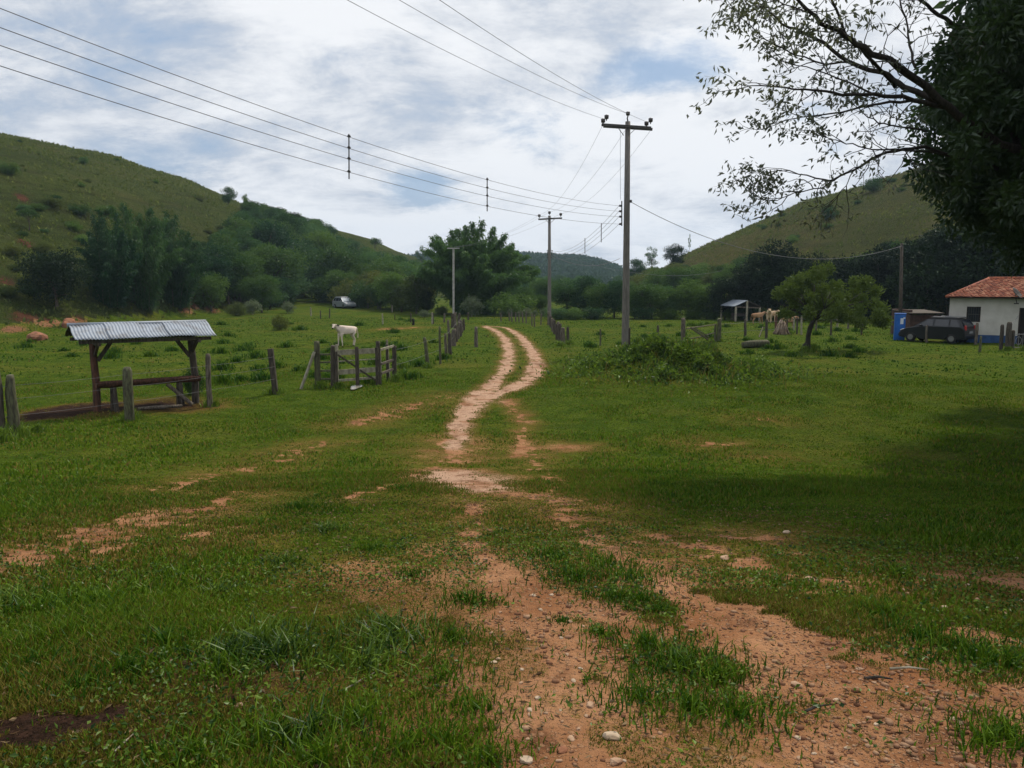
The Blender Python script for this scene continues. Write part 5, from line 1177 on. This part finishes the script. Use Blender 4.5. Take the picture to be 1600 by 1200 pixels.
# hip roof of clay tile courses
ov = .40; ez = WH + .02; rz_ = at(1545, 437, 45.2).z - hz; ym = (HY0 + HY1) / 2; rx0 = HX0 + 1.75; x0r = HX0 - ov * .4
def tiles():
    b = MB(); ncour = 15
    for k in range(ncour):
        t0, t1 = k / ncour, (k + 1) / ncour
        # front
        y0 = (HY0 - ov) + (ym - HY0 + ov) * t0; y1 = (HY0 - ov) + (ym - HY0 + ov) * (t1 + .03); z0 = ez + (rz_ - ez) * t0; z1 = ez + (rz_ - ez) * (t1)
        xa = x0r + (rx0 - x0r) * t0; x = xa
        i = 0
        while x < HX1 + .5:
            w_ = .19; dz = random.uniform(-.012, .012); dx = random.uniform(-.015, .015)
            V = []
            for yy, zz_, lift in ((y0, z0, .055 + random.uniform(0, .02)), (y1, z1, .03)):
                for j in range(5):
                    a = math.pi * j / 4; V.append(hp(x + dx + w_ / 2 - math.cos(a) * w_ * .52, yy + dz, zz_ + lift + math.sin(a) * .045))
            b.add(V, [(j, j + 1, j + 6, j + 5) for j in range(4)] + [(4, 3, 2, 1, 0)], 1 if random.random() < .30 else 0); x += w_
    for k in range(ncour):      # hip end on the left
        t0, t1 = k / ncour, (k + 1) / ncour
        xa = x0r + (rx0 - x0r) * t0; xb = x0r + (rx0 - x0r) * (t1 + .03); z0 = ez + (rz_ - ez) * t0; z1 = ez + (rz_ - ez) * t1
        ya = (HY0 - ov) + (ym - HY0 + ov) * t0; yb = (HY1 + ov) - (HY1 + ov - ym) * t0; y = ya
        while y < yb:
            V = []
            for xx, zz_, lift in ((xa, z0, .06), (xb, z1, .03)):
                for j in range(5):
                    a = math.pi * j / 4; V.append(hp(xx, y + .1 - math.cos(a) * .1, zz_ + lift + math.sin(a) * .045))
            b.add(V, [(j + 5, j + 6, j + 1, j) for j in range(4)] + [(0, 1, 2, 3, 4)], 1 if random.random() < .3 else 0); y += .19
    return b
b = tiles(); rf = b.build('roof', [M['tile'], M['tilelight']], e)
b = MB()
P = [hp(x0r, HY0 - ov, ez), hp(HX1 + .5, HY0 - ov, ez), hp(HX1 + .5, HY1 + ov, ez), hp(x0r, HY1 + ov, ez), hp(rx0, ym, rz_), hp(HX1 + .5, ym, rz_)]
b.add(P, [(0, 1, 5, 4), (3, 4, 5, 2), (0, 4, 3), (1, 2, 5), (0, 3, 2, 1)]); b.build('roof_deck', M['brick'], rf)
b = MB(); b.tube([hp(x0r, HY0 - ov, ez + .06), hp(rx0, ym, rz_ + .06)], .085, 8); b.tube([hp(rx0 - .05, ym, rz_ + .07), hp(HX1 + .5, ym, rz_ + .07)], .09, 8); b.build('ridge_tiles', M['tile'], rf, smooth=True)
# satellite dish
dc = fw(2.95, -.42, at(1584, 459, 41.2).z); e2 = empty('satellite_dish', dc, 'dark satellite dish mounted on a bracket at the front edge of the tiled roof', 'dish')
bm = bmesh.new(); rr = [0, .12, .24, .34]; ring = []
for i, r_ in enumerate(rr):
    ring.append([bm.verts.new((r_ * math.cos(a) * 1.0, -.25 * (r_ / .34) ** 2 * .4, r_ * math.sin(a))) for a in np.linspace(0, 2 * math.pi, 21)[:-1]] if r_ else [bm.verts.new((0, 0, 0))])
for k in range(20): bm.faces.new((ring[0][0], ring[1][k], ring[1][(k + 1) % 20]))
for i in (1, 2):
    for k in range(20): bm.faces.new((ring[i][k], ring[i + 1][k], ring[i + 1][(k + 1) % 20], ring[i][(k + 1) % 20]))
me = bpy.data.meshes.new('reflector'); bm.to_mesh(me); bm.free(); me.materials.append(mat('dishgrey', (.10, .095, .09), (.07, .065, .06), 4)); me.polygons.foreach_set('use_smooth', [True] * len(me.polygons)); o = link('reflector', me, e2); o.rotation_euler = (R(-38), 0, R(40)); m = o.modifiers.new('t', 'SOLIDIFY'); m.thickness = .012
b = MB(); b.tube([(0, .02, 0), (.05, .05, -.25), (.10, .02, -.48)], .022, 8); b.tube([(0, -.02, 0), (.1, -.28, .1)], .01, 6); b.box((.10, .05, -.5), (.14, .2, .06)); b.build('bracket', M['iron'], e2)
# low brick shed left of the house
e = empty('brick_shed', (24.5, 47.6, Hs(24, 47)), 'low dark brick lean-to behind the black car, left of the house', 'shed')
b = MB(); b.box((0, 0, .6), (1.8, .2, 1.3)); b.box((-.8, 1.2, .75), (.2, 2.2, 1.6)); b.build('wall', M['brick'], e)
b = MB(); b.box((0.0, .9, 1.42), (2.0, 2.4, .06), rot=(R(3), 0, 0)); b.build('roof', M['post2'], e)
# scrolled metal gate by the house
ga = ground(1584, 547); gb = ga + Vector((1.6, .1, 0)); e = empty('garden_gate', ga, 'low pale wrought metal gate at the right edge before the house door', 'gate')
b = MB()
for z in (.12, .75): b.tube([(0, 0, z), (1.6, .1, z)], .018, 6)
for k in range(9): b.tube([(k * .2, k * .0125, .1), (k * .2, k * .0125, .8)], .012, 6)
b.build('frame', M['rim'], e)
b = MB()
for k in range(4):
    cxx = .2 + k * .4; b.tube([(cxx + .14 * math.cos(a), .015, .45 + .18 * math.sin(a)) for a in np.linspace(0, 6.283, 17)], .012, 5)
b.build('scrolls', M['rim'], e)
strand([ground(1574, 547) + Vector((0, 0, 1.0)), fw(3.15, -.03, 1.45)], .012, 'thin line from the thick dark post up to the house wall', 'tie_wire', 'wire')

# ------------------------------------------------------------------ small fruit tree
c = ground(1262, 549)
def fruit_tree():
    e = empty('fruit_tree', c, 'small spreading citrus-like tree with a crooked trunk on the right lawn', 'tree')
    k = c.y / F
    b = MB(); P = lambda px, py, dy=0: at(px, py, c.y + dy) - c
    b.tube([Vector((0, 0, -.2)), P(1262, 540), P(1263, 525), P(1266, 512), P(1272, 500), P(1278, 485)], [.17, .12, .11, .105, .09, .07], 9, wob=.2)
    b.tube([P(1255, 548), P(1257, 541), P(1260, 536)], [.14, .13, .08], 8, wob=.2)
    for q, dy in ((P(1240, 465), -.5), (P(1310, 460), .4), (P(1275, 445), .2), (P(1345, 470), -.3), (P(1225, 480), .6), (P(1290, 470), -1), (P(1330, 455), .9)):
        q = q + Vector((0, dy, 0)); s_ = P(1272, 500); m_ = s_.lerp(q, .5) + Vector((0, 0, .1)); b.tube([s_, m_, q], [.06, .04, .015], 6)
        for _ in range(3): b.tube([m_, q + Vector((random.uniform(-.5, .5), random.uniform(-.5, .5), random.uniform(-.2, .4)))], [.025, .008], 5)
    b.build('trunk', M['darkbark'], e, smooth=True)
    r = np.random.default_rng(9); C = []; 
    while len(C) < 62:
        px = r.uniform(1212, 1385); py = r.uniform(416, 515)
        top_ = np.interp(px, [1212, 1240, 1280, 1310, 1350, 1385], [455, 428, 412, 425, 440, 462]); bot = np.interp(px, [1212, 1240, 1300, 1350, 1385], [490, 497, 500, 512, 505])
        if py < top_ or py > bot: continue
        w_ = 1.9 * math.sqrt(max(1 - ((px - 1298) / 95) ** 2, .05)); p = P(px, py, r.uniform(-w_, w_)); C.append(tuple(p))
    C = np.array(C); n = 17000; pk = r.integers(0, len(C), n); d = r.normal(size=(n, 3)); d /= np.linalg.norm(d, axis=1)[:, None]
    Pt = C[pk] + d * (r.uniform(.10, .36, n) * r.random(n) ** .2)[:, None]
    V, Q_ = leaves(Pt, d + [0, 0, .2], r.uniform(.09, .16, n), r.uniform(.05, .08, n), .7)
    link('crown', np_mesh('crown', V, Q_, None, False, [M['leaforange']]), e)
fruit_tree()

# ------------------------------------------------------------------ big foreground tree, trunk just outside the right edge
def near_tree():
    base = Vector((8.6, 11.2, Hs(8.6, 11.2)))
    e = empty('large_tree', base, 'large tree overhanging the upper right corner with bare limbs and thin leaf sprays', 'tree')
    b = MB(); hub = at(1640, 250, 11.2)
    b.tube([base - base, (hub - base) * .5 + Vector((.12, 0, 0)), hub - base], [.36, .27, .22], 14, wob=.1)
    b.tube([hub - base, at(1700, 60, 12) - base, at(1760, -200, 12.5) - base], [.2, .15, .08], 10)
    tr = b.build('trunk', M['darkbark'], e, smooth=True)
    tw = MB(); LPs = []; LD = []; rd = random.Random(3)
    limbs = [
        ([(1640, 250, 11.2), (1560, 225, 11), (1506, 187, 10.6), (1469, 156, 10.4), (1431, 125, 10.2), (1390, 94, 10), (1350, 75, 9.8), (1319, 56, 9.7), (1284, 37, 9.5), (1269, 22, 9.4), (1240, -5, 9.3), (1205, -30, 9.2)], .085, .014, .9),
        ([(1469, 160, 10.4), (1412, 137, 10.6), (1387, 117, 10.7), (1359, 109, 10.8), (1325, 97, 10.9), (1287, 69, 10.9), (1256, 50, 10.9), (1222, 37, 10.8), (1194, 10, 10.8), (1165, 18, 10.7)], .055, .010, 1.0),
        ([(1500, 172, 10.6), (1459, 164, 10.4), (1412, 153, 10.1), (1366, 148, 9.9), (1316, 147, 9.7), (1275, 141, 9.6), (1225, 137, 9.5), (1172, 134, 9.4)], .045, .007, 1.0),
        ([(1425, 156, 10.2), (1375, 160, 10.5), (1331, 172, 10.7), (1287, 181, 10.8), (1240, 184, 10.9), (1206, 197, 10.9)], .026, .005, .6),
        ([(1560, 262, 11.4), (1490, 244, 11.3), (1444, 230, 11.2), (1412, 233, 11.1), (1372, 242, 11), (1334, 266, 10.9), (1303, 281, 10.8), (1275, 278, 10.7), (1234, 267, 10.6), (1203, 269, 10.5)], .040, .005, .8),
        ([(1303, 281, 10.8), (1284, 294, 10.8), (1240, 303, 10.7), (1215, 314, 10.7), (1194, 312, 10.7)], .013, .004, .8),
        ([(1600, 250, 11.2), (1578, 187, 11.8), (1569, 119, 12), (1537, 66, 12), (1500, 44, 12), (1466, 22, 11.9), (1437, 0, 11.8), (1400, -30, 11.7)], .07, .022, .5),
        ([(1400, 137, 10.5), (1375, 109, 10.2), (1344, 75, 9.9), (1319, 47, 9.7), (1300, 0, 9.6), (1290, -30, 9.6)], .032, .014, .5),
        ([(1431, 106, 11), (1419, 72, 11.2), (1419, 44, 11.3), (1406, 0, 11.4)], .024, .012, .5),
        ([(1450, 205, 10.8), (1412, 200, 10.7), (1381, 194, 10.6), (1356, 184, 10.5), (1337, 166, 10.4)], .018, .006, .7),
        ([(1470, 240, 11), (1415, 234, 10.6), (1366, 233, 10.4), (1331, 225, 10.3), (1306, 219, 10.2), (1284, 212, 10.2)], .018, .004, .7),
        ([(1325, 97, 10.9), (1290, 100, 10.6), (1240, 84, 10.4), (1195, 62, 10.3), (1160, 30, 10.2)], .018, .005, .7),
        ([(1366, 148, 9.9), (1310, 122, 10.1), (1260, 105, 10.1), (1215, 95, 10.1)], .016, .005, .7),
        ([(1269, 22, 9.4), (1225, 8, 9.5), (1190, -8, 9.5)], .014, .005, .6),
        ([(1334, 266, 10.9), (1322, 290, 10.9), (1302, 312, 10.9)], .010, .004, .3),
    ]
    def leafspray(p, d, n, s=.10):
        for _ in range(n):
            LPs.append(p + Vector((rd.gauss(0, .05), rd.gauss(0, .05), rd.gauss(0, .04)))); LD.append((d.x * .5 + rd.gauss(0, .4), d.y * .5 + rd.gauss(0, .4), -.55 + rd.gauss(0, .35)))
    def grow(p, d, L, r, depth, lf):
        P = [p]; dd = d.normalized(); n = 5
        for k in range(n):
            dd = (dd + Vector((rd.gauss(0, .22), rd.gauss(0, .22), rd.gauss(0, .2) + (.05 if depth else -.02)))).normalized(); P.append(P[-1] + dd * L / n)
        tw.tube([q - base for q in P], [r * (1 - .7 * k / n) for k in range(n + 1)], 5, cap=False)
        if depth:
            for _ in range(4):
                k = rd.randint(1, n); grow(P[k], (dd + Vector((rd.gauss(0, .8), rd.gauss(0, .8), rd.gauss(0, .6)))), L * rd.uniform(.4, .7), r * .55, depth - 1, lf)
        for k in range(2, n + 1):
            if rd.random() < lf * 1.6: leafspray(P[k], dd, 2 + (1 if k == n else 0) + (rd.random() < .5))
    for pts, r0, r1, lf in limbs:
        r0 *= .74; r1 *= .8
        P = [at(*p) for p in pts]
        Pn = []
        for a, c_ in zip(P, P[1:]):
            for k in range(3): Pn.append(a.lerp(c_, k / 3) + Vector((rd.gauss(0, .008), rd.gauss(0, .008), rd.gauss(0, .008))))
        Pn.append(P[-1]); n = len(Pn)
        b = MB(); b.tube([q - base for q in Pn], [r0 + (r1 - r0) * k / (n - 1) for k in range(n)], 8, wob=.12); b.build('limb', M['darkbark'], e, smooth=True)
        for k in range(3, n):
            t = k / (n - 1)
            if Pn[k].x / Pn[k].y * F + 800 < 1440 and rd.random() < .55 + .3 * t:
                d = (Pn[k] - Pn[k - 1]).normalized() + Vector((rd.gauss(0, .5), rd.gauss(0, .6), rd.gauss(0, .5)))
                grow(Pn[k], d, rd.uniform(.25, .75) * (1.15 - .3 * t), max(.009 * (1.1 - t * .6), .004), 1 if rd.random() < .6 else 0, lf * (.05 + .62 * t ** 1.3))
        grow(P[-1], (P[-1] - P[-2]), .5, .006, 1, min(lf, 1))
    tag(tw.build('twigs', M['darkbark'], e), kind='stuff')
    A = np.array([tuple(p - base) for p in LPs]); r = np.random.default_rng(2); n = len(A)
    V, Q_ = leaves(A, np.array(LD), r.uniform(.06, .105, n), r.uniform(.024, .038, n), .35)
    link('leaf_sprays', np_mesh('leaf_sprays', V, Q_, None, False, [M['leafthin']]), e)
    # dense crown: lumps in a volume around the right edge and beyond it
    C = []; S_ = []
    while len(C) < 330:
        px = r.uniform(1400, 1790); py = r.uniform(-120, 450)
        left = np.interp(py, [-120, 0, 60, 90, 140, 200, 270, 320, 360, 400, 440], [1530, 1515, 1490, 1440, 1432, 1425, 1432, 1470, 1500, 1600, 1700])
        if px < left + 14: continue
        dpt = r.uniform(10.2, 16.5)
        if px < left + 60 and r.random() < .3: continue
        C.append(tuple(at(px, py, dpt) - base)); S_.append(r.uniform(.14, .40))
    for _ in range(110):  # further crown lumps up and right, added to widen the shade on the lawn
        while True:
            xx_ = r.uniform(9.0, 18); yy_ = r.uniform(13, 24); z_ = r.uniform(7.5, 12.5); dd_ = Vector((xx_, yy_, z_ - CZ)); yc = dd_.y * math.cos(PITCH) - dd_.z * math.sin(PITCH)
            if 800 + F * dd_.x / yc > 1545: break
        C.append((xx_ - base.x, yy_ - base.y, z_ - base.z)); S_.append(r.uniform(.6, 1.1))
    for _ in range(150):  # unseen lumps off the right edge, added to block sky light
        while True:
            xx_ = r.uniform(10, 19); yy_ = r.uniform(2, 16)
            if 800 + F * xx_ / yy_ > 1680: break
        C.append((xx_ - base.x, yy_ - base.y, r.uniform(3.2, 11) - base.z)); S_.append(r.uniform(.7, 1.2))
    for _ in range(330):          # canopy above and beyond the frame, which throws the shade on the lawn
        xx_ = r.uniform(6.9, 17); yy_ = r.uniform(4.5, 18); C.append((xx_ - base.x, yy_ - base.y, 3.2 + yy_ * .56 + r.uniform(.3, 2.6) - base.z)); S_.append(r.uniform(.6, 1.1))
    C = np.array(C); S_ = np.array(S_); n = 320000; w_ = S_ ** 2; w_[:330] *= .27 / w_[:330].sum(); w_[330:] *= .73 / w_[330:].sum(); pk = r.choice(len(C), n, p=w_); d = r.normal(size=(n, 3)); d[:, 2] += .2; d /= np.linalg.norm(d, axis=1)[:, None]
    Pt = C[pk] + d * (S_[pk] * r.random(n) ** .4)[:, None]
    ls_ = r.uniform(.09, .15, n) * np.where(pk >= 330, 2.5, .92)
    V, Q_ = leaves(Pt, d * .7 + [0, 0, -.4], ls_, ls_ * .45, .6)
    link('crown', np_mesh('crown', V, Q_, None, False, [M['leafnear']]), e)
    b = MB()
    for _ in range(26):
        i = r.integers(0, 330); s_ = (hub - base).lerp(at(1700, 60, 12) - base, r.random()); q = Vector(C[i]); m_ = s_.lerp(q, .55) + Vector((0, 0, .2)); b.tube([s_, m_, q], [.05, .03, .01], 6)
    b.build('inner_branches', M['darkbark'], e, smooth=True)
near_tree()
# ------------------------------------------------------------------ haze
hm = bpy.data.materials.new('haze'); hm.use_nodes = True; ht = hm.node_tree; ht.nodes.clear(); hg = G(ht)
pv = hg.n('ShaderNodeVolumePrincipled', ins={'Color': (.55, .74, 1, 1), 'Density': .00028, 'Anisotropy': .3})
ht.links.new(pv.outputs[0], hg.n('ShaderNodeOutputMaterial').inputs['Volume'])
b = MB(); b.box((0, 0, 45), (3100, 3100, 120)); tag(b.build('haze', hm), kind='stuff')
print('trees', TREEN[0], 'objects', len(bpy.data.objects))
